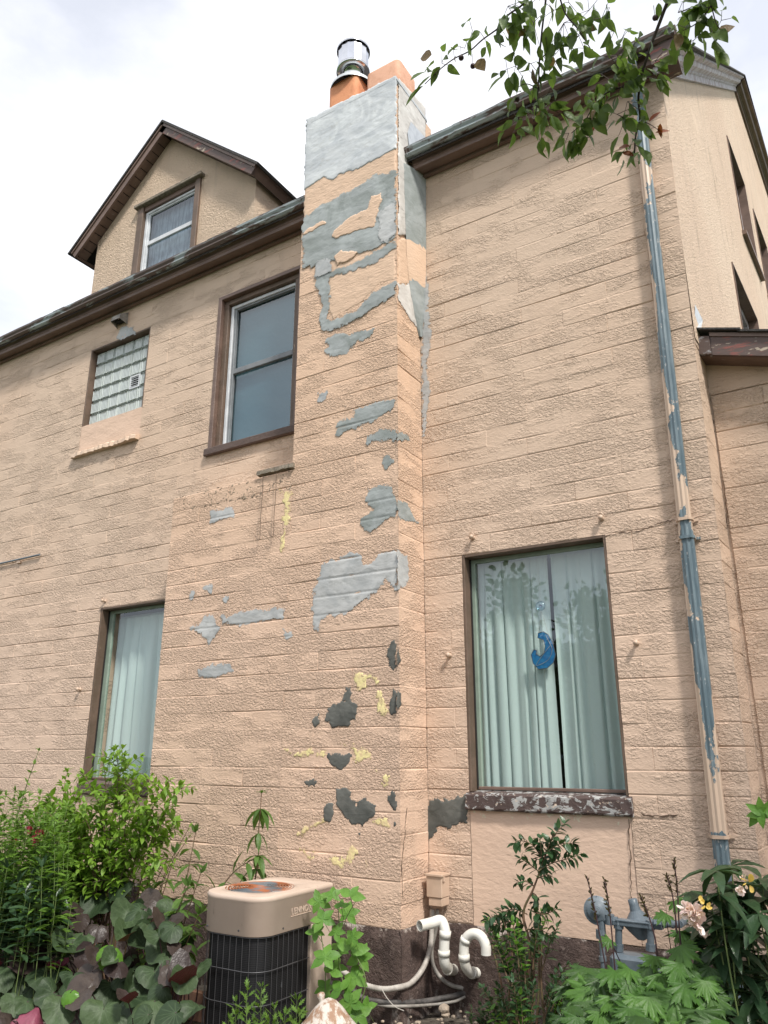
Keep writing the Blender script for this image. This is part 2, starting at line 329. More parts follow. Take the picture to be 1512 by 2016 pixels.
g = G('curtain_cloth'); g.set((.54, .62, .60), .9, normal=g.bump(g.noise(200, 2), .002)); g.b.inputs['Sheen Weight'].default_value = .2; M['curtain'] = g.m
M['blueglass'] = simple('blue_stained_glass', (.03, .20, .42), .15, col2=(.02, .12, .32), sc=40)
M['suction'] = glass('clear_plastic', (.62, .78, .85), 1.6, .1, .2)
def leafmat(name, a, b, under=None, rough=.45, trans=.35, spec=.4):
    g = G(name); r = g.rand(); c = g.mix(r, a, b)
    c = g.mix(g.math('MULTIPLY', g.rng(g.noise(30, 3), .45, .7), .35), c, tuple(x * .6 for x in a))
    if under is not None:
        bf = g.n.new('ShaderNodeNewGeometry').outputs['Backfacing']; c = g.mix(bf, c, under)
    g.set(c, rough, spec=spec, normal=g.bump(g.noise(60, 3), .003))
    tr = g.n.new('ShaderNodeBsdfTranslucent'); mi = g.n.new('ShaderNodeMixShader'); o = g.n['Material Output']
    tc_ = g.mix(.5, c, (a[0] * 1.2 + .05, a[1] * 1.3 + .05, a[2] * .5)); g.L(tc_, tr.inputs[0])
    mi.inputs[0].default_value = trans; g.L(g.b.outputs[0], mi.inputs[1]); g.L(tr.outputs[0], mi.inputs[2]); g.L(mi.outputs[0], o.inputs[0])
    return g.m
M['l_apple'] = leafmat('apple_leaf', (.085, .15, .038), (.14, .21, .06), trans=.48)
M['l_red'] = leafmat('apple_leaf_red', (.22, .05, .02), (.28, .08, .03))
M['l_brown'] = leafmat('apple_leaf_brown', (.16, .11, .06), (.22, .15, .07))
M['l_mock'] = leafmat('mock_orange_leaf', (.15, .28, .03), (.24, .40, .055), trans=.42)
M['l_herb'] = leafmat('herb_leaf', (.11, .22, .035), (.18, .32, .05), trans=.42)
M['l_lig'] = leafmat('ligularia_leaf', (.024, .044, .020), (.060, .095, .040), (.14, .022, .035), rough=.5, trans=.15, spec=.28)
_m = M['l_lig']; _n = _m.node_tree; _b = _n.nodes['Principled BSDF']; _at = _n.nodes.new('ShaderNodeAttribute'); _at.attribute_name = 'vein'; _pw = _n.nodes.new('ShaderNodeMath'); _pw.operation = 'POWER'; _pw.inputs[1].default_value = 7; _n.links.new(_at.outputs['Fac'], _pw.inputs[0])
_ml = _n.nodes.new('ShaderNodeMath'); _ml.operation = 'MULTIPLY'; _ml.inputs[1].default_value = .55; _n.links.new(_pw.outputs[0], _ml.inputs[0])
_mx = _n.nodes.new('ShaderNodeMix'); _mx.data_type = 'RGBA'; _src = _b.inputs['Base Color'].links[0].from_socket; _n.links.new(_ml.outputs[0], _mx.inputs[0]); _n.links.new(_src, _mx.inputs[6]); _mx.inputs[7].default_value = (.10, .15, .075, 1); _n.links.new(_mx.outputs[2], _b.inputs['Base Color'])
M['l_purple'] = leafmat('ligularia_purple', (.20, .045, .075), (.26, .07, .11), trans=.2)
M['l_bright'] = leafmat('ligularia_young', (.10, .24, .03), (.13, .28, .04), rough=.3)
M['l_lance'] = leafmat('milkweed_leaf', (.07, .145, .03), (.12, .215, .05), trans=.4)
M['l_lobe'] = leafmat('lobed_leaf', (.060, .15, .025), (.10, .22, .04), trans=.35)
M['l_peony'] = leafmat('peony_leaf', (.028, .062, .028), (.045, .09, .038), rough=.32, trans=.2, spec=.5)
M['l_shrub'] = leafmat('evergreen_leaf', (.03, .075, .03), (.055, .12, .045), rough=.33, trans=.25, spec=.5)
M['l_vine'] = leafmat('vine_leaf', (.10, .24, .035), (.17, .34, .06), trans=.4)
M['stem'] = simple('green_brown_stem', (.16, .09, .055), .7, col2=(.10, .10, .04), sc=10)
M['stem_green'] = simple('green_stem', (.12, .17, .05), .6)
M['stem_dark'] = simple('dark_stem', (.05, .022, .025), .6)
M['bark'] = simple('apple_bark', (.055, .038, .036), .85, col2=(.10, .08, .075), sc=18, bs=60, bd=.004)
M['petal'] = leafmat('pink_petal', (.86, .66, .66), (.9, .80, .78), trans=.3)
M['petal_y'] = leafmat('yellow_petal', (.75, .55, .12), (.8, .6, .2), trans=.3)
M['petal_red'] = leafmat('red_petal', (.30, .02, .05), (.38, .04, .07), trans=.2)
M['far_leaf'] = leafmat('far_tree_leaf', (.035, .07, .022), (.07, .12, .035), trans=.3)
M['chip'] = simple('bare_chipped_block', (.30, .235, .17), .9, col2=(.20, .15, .11), sc=40)
# ---------------------------------------------------------------- ground
gm = MB(); n = 60; vs = []; fs = []
xs = np.linspace(-14, 6, 81); ys = np.linspace(-2, 5.3, 37)
for j, y in enumerate(ys):
    for i, x in enumerate(xs):
        edge = i in (0, 80) or j in (0, 36)
        vs.append((x, y, 0.004 if edge else .02 + .05 * float(fbm(np.array(x * 1.7), np.array(y * 1.7))) + .015 * float(fbm(np.array(x * 9), np.array(y * 9)))))
for j in range(36):
    for i in range(80): fs.append((j * 81 + i, j * 81 + i + 1, (j + 1) * 81 + i + 1, (j + 1) * 81 + i))
gm.add(vs, fs, True); o = gm.build('garden_soil', M['soil']); tag(o, kind='structure')
gm = MB(); gm.add([(-300, -300, 0), (300, -300, 0), (300, 300, 0), (-300, 300, 0)], [(0, 1, 2, 3)]); o = gm.build('ground', M['lawn']); tag(o, kind='structure')
# ---------------------------------------------------------------- house
HX, HY = -4.0, 5.0
house = empty('house', (HX, HY, 0), 'painted tan block house with patched chimney, brown eaves and a gabled dormer', 'house')
CR = .1375; Z0 = .54
def cornerX(z): return -.69 + .011 * min(z, 6.6)
def zi(y): return 6.6 + .833 * (y - 5)
def panel(mb, P, cuts_s, cuts_z, holes, depth, top=None, right=None):
    """wall sheet with openings and reveals; P(s,z,d) d = depth behind the face"""
    cs = sorted(set([round(c, 4) for c in cuts_s] + [round(v, 4) for h in holes for v in h[:2]])); cz = sorted(set([round(c, 4) for c in cuts_z] + [round(v, 4) for h in holes for v in h[2:]]))
    for a, b in zip(cs, cs[1:]):
        for c, d in zip(cz, cz[1:]):
            ms, mz = (a + b) / 2, (c + d) / 2
            if any(h[0] < ms < h[1] and h[2] < mz < h[3] for h in holes): continue
            za, zb = (d, d) if (top is None or d < cz[-1]) else (top(a), top(b))
            q = [(a, c), (b, c), (b, zb), (a, za)]
            if right and b == cs[-1]: q = [(a, c), (right(c), c), (right(zb), zb), (a, za)]
            mb.add([P(s, z, 0) for s, z in q], [(0, 1, 2, 3)]); mb.add([P(s, z, depth) for s, z in q], [(0, 3, 2, 1)])
    for h in holes:
        a, b, c, d = h
        for (s1, z1), (s2, z2) in (((a, c), (a, d)), ((a, d), (b, d)), ((b, d), (b, c)), ((b, c), (a, c))):
            mb.add([P(s1, z1, 0), P(s2, z2, 0), P(s2, z2, depth), P(s1, z1, depth)], [(0, 1, 2, 3)])
REC = .011
openR = (-2.44, -1.36, 1.24, 3.015); openL = (-6.52, -5.22, 1.24, 3.015); openU = (-5.17, -4.05, 4.39, 6.178); openG = (-7.23, -6.21, 5.19, 6.178)
mb = MB(); Pm = lambda s, z, d: Vector((s, 5 + REC + d, z))
panel(mb, Pm, [-13, -2.76, cornerX(3)], [0, 6.62], [openR, openL, openU, openG], .28, right=cornerX)
wall = mb.build('wall', M['paint'], house)
a_g = .055; ng = Vector((math.cos(a_g), -math.sin(a_g), 0)); dg = Vector((math.sin(a_g), math.cos(a_g), 0)); G0 = Vector((-.635, 5, 0))
def Pg(s, z, d): return G0 + dg * ((s - 5) / math.cos(a_g)) - ng * d + Vector((0, 0, z))
gw = [(8.72, 9.78, 7.5, 8.93), (10.35, 11.4, 7.5, 8.93), (7.35, 8.65, 4.75, 6.28)]
def gtop(s): return min(zi(s), zi(10.7)) if s < 14 else max(6.6, zi(10.7) - .833 * (s - 14))
mb = MB()
cs = [5 + REC, 5.8, 7.0, 7.35, 8.65, 8.72, 9.78, 10.35, 10.7, 11.4, 14, 19.5]
for a, b in zip(cs, cs[1:]):
    zs = sorted({4.3, 4.75, 6.28, 7.5, 8.93}); tp = (gtop(a), gtop(b)); ms = (a + b) / 2
    zz = [z for z in zs if z < min(tp)] + [None]
    for c, d in zip(zz, zz[1:]):
        if d is not None and any(h[0] < ms < h[1] and h[2] < (c + d) / 2 < h[3] for h in gw): continue
        q = [(a, c), (b, c), (b, d if d is not None else tp[1]), (a, d if d is not None else tp[0])]
        mb.add([Pg(s, z, 0) for s, z in q], [(0, 1, 2, 3)]); mb.add([Pg(s, z, .25) for s, z in q], [(0, 3, 2, 1)])
for h in gw:
    a, b, c, d = h
    for (s1, z1), (s2, z2) in (((a, c), (a, d)), ((a, d), (b, d)), ((b, d), (b, c)), ((b, c), (a, c))):
        mb.add([Pg(s1, z1, 0), Pg(s2, z2, 0), Pg(s2, z2, .25), Pg(s1, z1, .25)], [(0, 1, 2, 3)])
mb.build('gable_wall', M['stucco'], house)
mb = MB()
for za, zb in ((0, 1.5), (1.5, 3), (3, 4.35)):
    mb.add([Vector((cornerX(za) - REC, 5 + REC, za)), Vector((cornerX(za) - REC + .033, 5.6, za)), Vector((cornerX(zb) - REC + .033, 5.6, zb)), Vector((cornerX(zb) - REC, 5 + REC, zb))], [(0, 1, 2, 3)])
side_wall = mb.build('side_wall', M['paint'], house)
mb = MB(); mb.box(-13, -12.8, 5.3, 19.5, 0, 6.6); mb.box(-13, .1, 19.5, 19.7, 0, 6.6); mb.build('back_wall', M['paint'], house)
mb = MB(); mb.box(-12.7, -.95, 5.9, 6.0, .1, 6.5); mb.build('dark_room_backing', M['dark'], house)  # black sheet added so the rooms behind the panes look dark
# extension
EY = 5.3; tE = lambda x: atY(1440, 719, EY).z - .317 * (x - atY(1440, 719, EY).x)
mb = MB(); Pe = lambda s, z, d: Vector((s, EY + REC + d, z))
mb.add([Pe(-.66, 0, 0), Pe(3.2, 0, 0), Pe(3.2, tE(3.2), 0), Pe(-.66, tE(-.66), 0)], [(0, 1, 2, 3)]); mb.add([Pe(3.2, 0, 0), Pe(3.2, 0, 3), Pe(3.2, tE(3.2), 3), Pe(3.2, tE(3.2), 0)], [(0, 1, 2, 3)])
ext_wall = mb.build('extension_wall', M['paint'], house)
# chimney
CX0, CX1, CY = -3.78, -2.76, 4.62; BX0 = -5.165; BZ = 3.84
mb = MB(); mb.box(CX0 + REC, CX1 - REC, CY + REC, 5.30, 0, 7.40)
mb.box(BX0 + REC, CX0 + .05, CY + REC, 5.02, 0, BZ - .01)
chim = mb.build('chimney', M['paint_chimney'], house)
# blocks -----------------------------------------------------------------
specs = []
def lay(parent, P, outn, s0, s1, z0, z1, holes, off, mat, top=None, right=None, L=.67, thick=.02):
    k0 = int(round((z0 - Z0) / CR)); k1 = int(math.ceil((z1 - Z0) / CR - .01))
    for k in range(k0, k1):
        za = Z0 + k * CR; zb = min(za + CR, z1); e = right(za) if right else s1
        iv = [(s0, e)]
        for h in holes:
            if h[2] < (za + zb) / 2 < h[3]:
                nv = []
                for a, b in iv:
                    if h[1] <= a or h[0] >= b: nv.append((a, b)); continue
                    if h[0] > a: nv.append((a, h[0]))
                    if h[1] < b: nv.append((h[1], b))
                iv = nv
        for a, b in iv:
            o_ = off + (k % 2) * L / 2; js = [a]; j = math.ceil((a - o_) / L + .12)
            while o_ + j * L < b - .08: js.append(o_ + j * L + U(-.012, .012)); j += 1
            js.append(b)
            for p, q in zip(js, js[1:]):
                if top is not None:
                    if top(q) < za + .03: continue
                specs.append((parent, P, outn, p, q, za, zb if top is None else min(zb, top(q)), mat, (p == a, q == b)))
allholesM = [(openR[0], openR[1], 0, openR[3]), (openL[0], openL[1], 0, openL[3]), openU, (openG[0], openG[1], 4.80, openG[3]), (BX0, CX0, 0, BZ)]
lay(wall, lambda s, z, d: Vector((s, 5 - d, z)), 0, -9.6, 0, Z0, 6.58, allholesM + [(CX0, CX1, 0, 9)], -6.892, M['paint'], right=cornerX)
lay(chim, lambda s, z, d: Vector((s, CY - d, z)), 0, CX0, CX1, Z0, 6.25, [], -4.82, M['paint_chimney'])
lay(chim, lambda s, z, d: Vector((s, CY - d, z)), 0, BX0, CX0, Z0, BZ, [], -4.82, M['paint_chimney'])
lay(chim, lambda s, z, d: Vector((CX1 + d, s, z)), 1, CY, 4.995, Z0, 5.75, [], CY, M['paint_chimney'], L=5)
lay(side_wall, lambda s, z, d: Vector((cornerX(z) + (s - 5) * .055 + d, s, z)), 1, 5.0, EY, Z0 - 3 * CR, 4.4, [], 5, M['paint'], L=5)
lay(ext_wall, lambda s, z, d: Vector((s, EY - d, z)), 0, -.62, 1.3, Z0 - 3 * CR, 4.9, [], -.31, M['paint'], top=tE)
def groove(s, z, za, zb):
    k = round((z - Z0) / CR); hz = abs(z - (Z0 + k * CR)) < .004
    v = float(vnoise(np.array(s * 3.1 + k * 7.7), np.array(k * 3.3)))
    return .0006 + (max(0, v - .30) * .0100 if hz else .0012)
def block_mesh(mb, P, p, q, za, zb, r, ends):
    gz = .0085; gs = .0032; nx = max(2, min(5, int((q - p) / .13))); nz = 2
    p2 = p + (0 if ends[0] else gs); q2 = q - (0 if ends[1] else gs); z1_, z2_ = za + gz, zb - gz; rows = []
    wob = [[(U(-.004, .004), U(-.0028, .0028)) for _ in range(nx + 1)] for _ in range(nz + 1)]
    proud = U(-.0018, .002)
    for j in range(nz + 1):
        for i in range(nx + 1):
            s = p2 + (q2 - p2) * i / nx; z = z1_ + (z2_ - z1_) * j / nz; dx, dz = wob[j][i]
            if i in (0, nx): dx *= .35
            rows.append((s + dx, z + dz * (.9 if j in (0, nz) else 3), proud + U(-.0011, .0011)))
    W = nx + 1; vs = [P(*v) for v in rows]; fs = [(j * W + i, j * W + i + 1, (j + 1) * W + i + 1, (j + 1) * W + i) for j in range(nz) for i in range(nx)]
    per = [i for i in range(W)] + [j * W + nx for j in range(1, nz + 1)] + [nz * W + i for i in range(nx - 1, -1, -1)] + [j * W for j in range(nz - 1, 0, -1)]
    b = len(vs)
    cs_, cz_ = (p + q) / 2, (za + zb) / 2
    for i in per:
        s, z, d = rows[i]; s = q if s > cs_ + (q - p) * .42 else p if s < cs_ - (q - p) * .42 else s; z = zb if z > cz_ + .03 else za if z < cz_ - .03 else z
        vs.append(P(s, z, -groove(s, z, za, zb)))
    m = len(per)
    for k in range(m): fs.append((per[k], b + k, b + (k + 1) % m, per[(k + 1) % m]))
    mb.add(vs, fs)
    return len(fs)
def proj(p):
    v = p - CAM; w_ = v.dot(FW); return (756 + FPX * v.dot(RT) / w_, 1008 - FPX * v.dot(UP) / w_)
def area(sp):
    P = sp[1]; c = [proj(P(s, z, 0)) for s, z in ((sp[3], sp[5]), (sp[4], sp[5]), (sp[4], sp[6]), (sp[3], sp[6]))]
    cx = sum(a for a, b in c) / 4; cy = sum(b for a, b in c) / 4
    A = abs(sum(c[i][0] * c[(i + 1) % 4][1] - c[(i + 1) % 4][0] * c[i][1] for i in range(4))) / 2
    return A * (1 if -30 < cx < 1530 and 0 < cy < 1950 else .01)
specs.sort(key=area, reverse=True)
rest = {}
def set_rnd(me, vals):
    at = me.attributes.new('rnd', 'FLOAT', 'FACE'); at.data.foreach_set('value', vals)
for i, sp in enumerate(specs):
    parent, P, on, p, q, za, zb, mat, ends = sp
    if i < 300:
        mb = MB(); nf = block_mesh(mb, P, p, q, za, zb, 0, ends); r = R()
        o = mb.build('block', mat, parent, loc=P((p + q) / 2, (za + zb) / 2, 0)); set_rnd(o.data, [r] * nf)
    else:
        mb, vals = rest.setdefault(mat.name, (MB(), [])); nf = block_mesh(mb, P, p, q, za, zb, 0, ends); vals += [R()] * nf
for k, (mb, vals) in rest.items():
    par = chim if 'chimney' in k else wall
    o = mb.build('blockwork', bpy.data.materials[k], par); set_rnd(o.data, vals); o['kind'] = 'stuff'
# patches ------------------------------------------------------------------
def patch(name, poly, to_st, to_w, mat, parent, h=.008, th=.006, base=0.0, amp=.012, fq=22, speck=0, grooves=False, label=None, soft=True):
    if mat in (M['charcoal'], M['yellow'], M['render']) or name in ('parge_coat',): soft = False
    elif min(max(p[0] for p in poly) - min(p[0] for p in poly), max(p[1] for p in poly) - min(p[1] for p in poly)) < 8: soft = False
    th *= .35
    pts = np.array([to_st(x, y) for x, y in poly]); a0, b0 = pts.min(0) - .03; a1, b1 = pts.max(0) + .03
    nx, ny = int((a1 - a0) / h) + 2, int((b1 - b0) / h) + 2
    X, Y = np.meshgrid(a0 + np.arange(nx) * h, b0 + np.arange(ny) * h)
    d2 = np.full(X.shape, 1e9); ins = np.zeros(X.shape, bool); m = len(pts)
    for i in range(m):
        ax, ay = pts[i]; bx, by = pts[(i + 1) % m]; ex, ey = bx - ax, by - ay
        t = np.clip(((X - ax) * ex + (Y - ay) * ey) / (ex * ex + ey * ey + 1e-12), 0, 1); d2 = np.minimum(d2, (X - ax - t * ex) ** 2 + (Y - ay - t * ey) ** 2)
        c = ((ay > Y) != (by > Y)) & (X < ex * (Y - ay) / (ey + 1e-12 * (1 if ey >= 0 else -1)) + ax); ins ^= c
    F = np.where(ins, 1, -1) * np.sqrt(d2) + amp * fbm(X * fq, Y * fq, 5) * 2.6 + (.030 if soft else .007 if name == 'dark_cement_patch' else 0)
    if speck: F = np.minimum(F, (vnoise(X * 60 + 5, Y * 60) * .6 + vnoise(X * 130, Y * 130 + 9) * .4 - speck) * .04)
    gy, gx = np.gradient(F, h); g2 = gx * gx + gy * gy + 1e-6
    pos = F > 0; cell = pos[:-1, :-1] | pos[1:, :-1] | pos[:-1, 1:] | pos[1:, 1:]
    used = np.zeros(F.shape, bool); used[:-1, :-1] |= cell; used[1:, :-1] |= cell; used[:-1, 1:] |= cell; used[1:, 1:] |= cell
    out_ = used & ~pos; sh = np.where(out_, np.clip(-F / g2, -h, 0 if False else h * 2), 0)
    lim = np.minimum(1, h * 1.3 / (np.abs(sh) * np.sqrt(g2) + 1e-9)); sh = sh * lim
    XX = X + sh * gx; YY = Y + sh * gy
    ramp = np.clip(F / .035, 0, 1); H = base + th * ramp + .0022 * np.clip(F / .005, 0, 1) + .0035 * ramp * fbm(X * 9 + 3, Y * 16, 4)
    if grooves: kk = np.abs(((YY - Z0) / CR + .5) % 1 - .5) * CR; H -= np.exp(-(kk / .006) ** 2) * .007 * (vnoise(X * 6, Y * 3) * .8 + .35)
    H = np.where(out_, -.006, H)
    if not used.any(): return None
    idx = -np.ones(F.shape, int); idx[used] = np.arange(used.sum()); E_ = np.clip(F / (.055 if soft else .040 if mat == M['yellow'] else .016), 0, 1)[used]
    jj, ii = np.nonzero(used); vs = [to_w(XX[j, i], YY[j, i], H[j, i]) for j, i in zip(jj, ii)]
    cj, ci = np.nonzero(cell); fs = [(int(idx[j, i]), int(idx[j, i + 1]), int(idx[j + 1, i + 1]), int(idx[j + 1, i])) for j, i in zip(cj, ci)]
    mb = MB(); mb.add(vs, fs, True); o = mb.build(name, mat, parent)
    at = o.data.attributes.new('edge', 'FLOAT', 'POINT'); at.data.foreach_set('value', np.where(out_[used], -.2 if soft else .3, E_ if soft or mat == M['yellow'] else .45 + .55 * E_).astype(np.float32))
    if label: o['label'] = label
    if speck: o['kind'] = 'stuff'
    return o
def planeY(Y): return (lambda x, y: tuple(atY(x, y, Y).xz)), (lambda s, t, d: Vector((s, Y - d, t)))
def planeX(X): return (lambda x, y: tuple(atX(x, y, X).yz)), (lambda s, t, d: Vector((X + d, s, t)))
FRONT = planeY(CY); SIDE = planeX(CX1); MAIN = planeY(5.0)
def pf(pl, poly, mat, name='cement_patch', parent=None, **k): return patch(name, poly, pl[0], pl[1], M[mat], parent or chim, **k)
# smooth render coat under the upper patches, grey parge on top
pf(FRONT, [(601, 300), (779, 240), (779, 552), (748, 560), (705, 600), (655, 630), (640, 600), (648, 540), (620, 520), (597, 470)], 'render', 'render_coat', th=.006, amp=.006, h=.012)
pf(FRONT, [(604, 236), (700, 188), (781, 149), (781, 292), (765, 303), (735, 318), (700, 335), (668, 346), (655, 357), (638, 350), (620, 362), (598, 377)], 'cement_cap', 'parge_coat', base=.006, th=.009, amp=.007, h=.010, label='light grey cement coat over the chimney top')
pf(FRONT, [(598, 432), (640, 402), (690, 378), (735, 350), (779, 340), (779, 470), (745, 487), (700, 500), (640, 517), (600, 525)], 'cement_mid', base=.007, th=.005, amp=.012)
pf(FRONT, [(660, 455), (690, 428), (725, 412), (732, 387), (750, 383), (752, 396), (743, 425), (738, 448), (700, 458), (662, 472), (655, 468)], 'render', 'render_patch', base=.012, th=.004, amp=.008)
pf(FRONT, [(612, 448), (638, 436), (645, 441), (600, 466), (597, 462)], 'render', 'render_patch', base=.012, th=.004, amp=.007)
pf(FRONT, [(658, 505), (672, 494), (708, 496), (696, 510), (664, 524)], 'render', 'render_patch', base=.012, th=.004, amp=.007)
pf(FRONT, [(745, 425), (778, 400), (778, 462), (760, 480), (748, 470), (752, 440)], 'cement', base=.012, th=.004, amp=.008)
pf(FRONT, [(625, 530), (640, 510), (652, 538), (710, 514), (779, 474), (779, 488), (740, 516), (700, 532), (648, 546), (650, 575), (647, 605), (644, 628), (660, 634), (705, 612), (735, 578), (779, 555), (779, 578), (745, 600), (715, 622), (660, 647), (640, 651), (631, 635), (637, 600), (622, 556)], 'cement_mid', base=.004, th=.009, amp=.011)
pf(FRONT, [(630, 515), (652, 512), (655, 533), (632, 545), (622, 545)], 'cement', base=.012, th=.005, amp=.009)
pf(FRONT, [(640, 672), (665, 658), (690, 660), (735, 648), (727, 664), (703, 672), (683, 694), (650, 700), (632, 690), (655, 685)], 'cement_mid', amp=.012)
pf(FRONT, [(628, 776), (645, 770), (641, 789), (628, 786)], 'cement', amp=.01, th=.004)
pf(FRONT, [(660, 856), (668, 835), (700, 820), (700, 806), (740, 795), (778, 789), (770, 806), (740, 825), (705, 840), (680, 845), (668, 860)], 'cement_mid', grooves=True)
pf(FRONT, [(722, 862), (750, 846), (779, 846), (779, 866), (760, 864), (725, 872)], 'cement_mid', amp=.01)
pf(FRONT, [(755, 900), (766, 896), (773, 910), (760, 919), (752, 912)], 'cement_mid', amp=.01)
pf(FRONT, [(724, 968), (740, 958), (768, 962), (779, 985), (779, 1018), (757, 1020), (743, 1038), (730, 1050), (717, 1046), (714, 1022), (735, 1000), (722, 985)], 'cement_mid', amp=.014, grooves=True)
pf(FRONT, [(628, 1140), (640, 1110), (690, 1090), (708, 1094), (716, 1112), (738, 1108), (745, 1093), (779, 1084), (779, 1158), (762, 1140), (752, 1152), (728, 1172), (700, 1192), (682, 1206), (640, 1212), (622, 1238), (614, 1200), (621, 1162)], 'cement', amp=.013, grooves=True, label='large light grey cement smear halfway up the chimney')
for q in ([(416, 1008), (440, 1003), (464, 999), (460, 1016), (440, 1020), (415, 1026)], [(373, 1168), (384, 1166), (380, 1179), (374, 1178)], [(403, 1158), (420, 1150), (415, 1165)], [(440, 1175), (450, 1176), (446, 1186)],
          [(378, 1236), (400, 1228), (406, 1214), (420, 1212), (430, 1236), (425, 1250), (412, 1263), (400, 1248)], [(438, 1214), (480, 1208), (520, 1200), (558, 1197), (557, 1214), (520, 1219), (470, 1228), (440, 1226)],
          [(392, 1322), (420, 1309), (455, 1309), (456, 1321), (430, 1329), (394, 1334)], [(560, 1240), (575, 1252), (562, 1254)]):
    pf(FRONT, q, 'cement', amp=.012, th=.004, grooves=True)
for q in ([(765, 1270), (775, 1263), (779, 1272), (779, 1312), (774, 1322), (768, 1310), (763, 1290)], [(765, 1390), (775, 1355), (779, 1360), (779, 1405), (770, 1404)], [(678, 1361), (690, 1351), (693, 1364), (684, 1382), (676, 1378)],
          [(645, 1397), (660, 1385), (690, 1380), (703, 1390), (700, 1413), (685, 1428), (655, 1431), (643, 1415)], [(615, 1416), (627, 1409), (629, 1424), (617, 1431)], [(645, 1487), (660, 1483), (690, 1485), (691, 1500), (672, 1514), (650, 1508)],
          [(600, 1541), (612, 1535), (621, 1537), (620, 1547), (603, 1548)], [(662, 1553), (688, 1552), (692, 1572), (702, 1588), (716, 1570), (725, 1580), (740, 1585), (735, 1608), (715, 1623), (700, 1624), (680, 1610), (665, 1585)],
          [(637, 1590), (655, 1581), (657, 1605), (647, 1620), (636, 1614)], [(765, 1575), (774, 1558), (779, 1566), (779, 1596), (770, 1585)], [(703, 1638), (711, 1640), (709, 1651)], [(775, 1610), (779, 1620), (776, 1625)]):
    pf(FRONT, q, 'charcoal', 'dark_cement_patch', amp=.010, th=.007, fq=34)
pf(MAIN, [(834, 1597), (848, 1580), (862, 1574), (885, 1575), (900, 1571), (919, 1567), (919, 1620), (902, 1621), (885, 1629), (868, 1626), (852, 1640), (843, 1654), (834, 1642)], 'charcoal', 'dark_cement_patch', wall, amp=.010, fq=34)
for q, sp in (([(690, 1318), (735, 1326), (743, 1335), (722, 1345), (726, 1355), (702, 1362), (698, 1335)], .44), ([(668, 1462), (690, 1460), (705, 1470), (728, 1476), (735, 1490), (715, 1503), (698, 1498), (692, 1478)], .42),
              ([(578, 1640), (600, 1625), (640, 1611), (647, 1622), (612, 1634), (586, 1652)], .47), ([(645, 1690), (675, 1682), (700, 1662), (710, 1680), (690, 1706), (660, 1713)], .42), ([(745, 1520), (765, 1530), (760, 1548), (750, 1545)], .47),
              ([(588, 1668), (622, 1676), (612, 1697), (598, 1690)], .45), ([(553, 962), (573, 968), (571, 1010), (566, 1040), (560, 1085), (552, 1085), (557, 1030)], .46), ([(720, 1690), (728, 1700), (724, 1722), (716, 1715)], .45),
              ([(560, 1475), (640, 1478), (640, 1490), (580, 1488)], .58), ([(730, 1610), (762, 1605), (765, 1625), (735, 1632)], .56), ([(740, 1330), (762, 1400), (755, 1412), (738, 1400)], .60)):
    pf(FRONT, q, 'yellow', 'yellow_paint_patch', amp=.02, th=.002, h=.010)
pf(FRONT, [(358, 982), (470, 958), (572, 936), (572, 958), (470, 980), (360, 1006)], 'chip', 'chipped_edge', amp=.01, th=.003, h=.006, speck=.60)
pf(MAIN, [(228, 668), (240, 645), (262, 646), (266, 656), (240, 668)], 'cement', parent=wall, amp=.008, th=.004)
# side face
pf(SIDE, [(785, 153), (838, 212), (838, 288), (803, 303), (804, 400), (806, 466), (784, 462)], 'cement_side', 'parge_coat', th=.006, amp=.004, h=.010, label='pale cement coat on the chimney side')
pf(SIDE, [(784, 470), (806, 470), (812, 520), (814, 562), (784, 560)], 'render', 'render_patch', th=.004, amp=.005, h=.010)
pf(SIDE, [(784, 562), (815, 560), (820, 600), (822, 642), (806, 625), (785, 590)], 'cement_side', th=.006, amp=.008)
pf(SIDE, [(783, 985), (800, 992), (822, 1030), (812, 1028), (800, 1022), (783, 1016)], 'cement_mid', amp=.008, th=.004)
pf(SIDE, [(783, 1085), (800, 1098), (804, 1140), (791, 1157), (783, 1156)], 'cement', amp=.010, th=.004)
pf(SIDE, [(783, 850), (800, 858), (806, 866), (783, 866)], 'cement_mid', amp=.006, th=.004)
pf(SIDE, [(783, 1275), (788, 1300), (783, 1310)], 'charcoal', 'dark_cement_patch', amp=.005, th=.004)
pf(SIDE, [(783, 1358), (789, 1365), (790, 1385), (783, 1395)], 'charcoal', 'dark_cement_patch', amp=.005, th=.004)
pf(MAIN, [(834, 640), (846, 650), (844, 700), (836, 720), (845, 770), (842, 800), (834, 860), (833, 760)], 'cement', parent=wall, amp=.008, th=.005)
pf(MAIN, [(834, 540), (842, 560), (843, 640), (834, 650)], 'cement', parent=wall, amp=.006, th=.005)
# slanting mortar fillet in the upper inner corner
zt = 6.57
A = [Vector((CX1 + .004, 4.74, zt)), Vector((CX1 + .006, 4.76, 5.9)), Vector((CX1 + .006, 4.80, 5.45)), Vector((CX1 + .004, 4.97, 4.95))]
B = [Vector((-2.675, 4.996, zt)), Vector((-2.685, 4.996, 5.9)), Vector((-2.70, 4.996, 5.45)), Vector((-2.74, 4.996, 4.95))]
mb = MB(); vs = []; m_ = 24
Ac, Bc = curve(A, 22), curve(B, 22)
for i, (a, b) in enumerate(zip(Ac, Bc)):
    for j in range(7): t = j / 6; p = a.lerp(b, t); p += Vector((.006, -.01, 0)) * math.sin(t * math.pi) * (1 + .15 * U(-1, 1)) + Vector((0, 0, .05 * float(fbm(np.array(j * .9), np.array(i * .12))))) * (0 < i < len(Ac) - 1); vs.append(p)
mb.add(vs, [(i * 7 + j, i * 7 + j + 1, (i + 1) * 7 + j + 1, (i + 1) * 7 + j) for i in range(len(Ac) - 1) for j in range(6)], True)
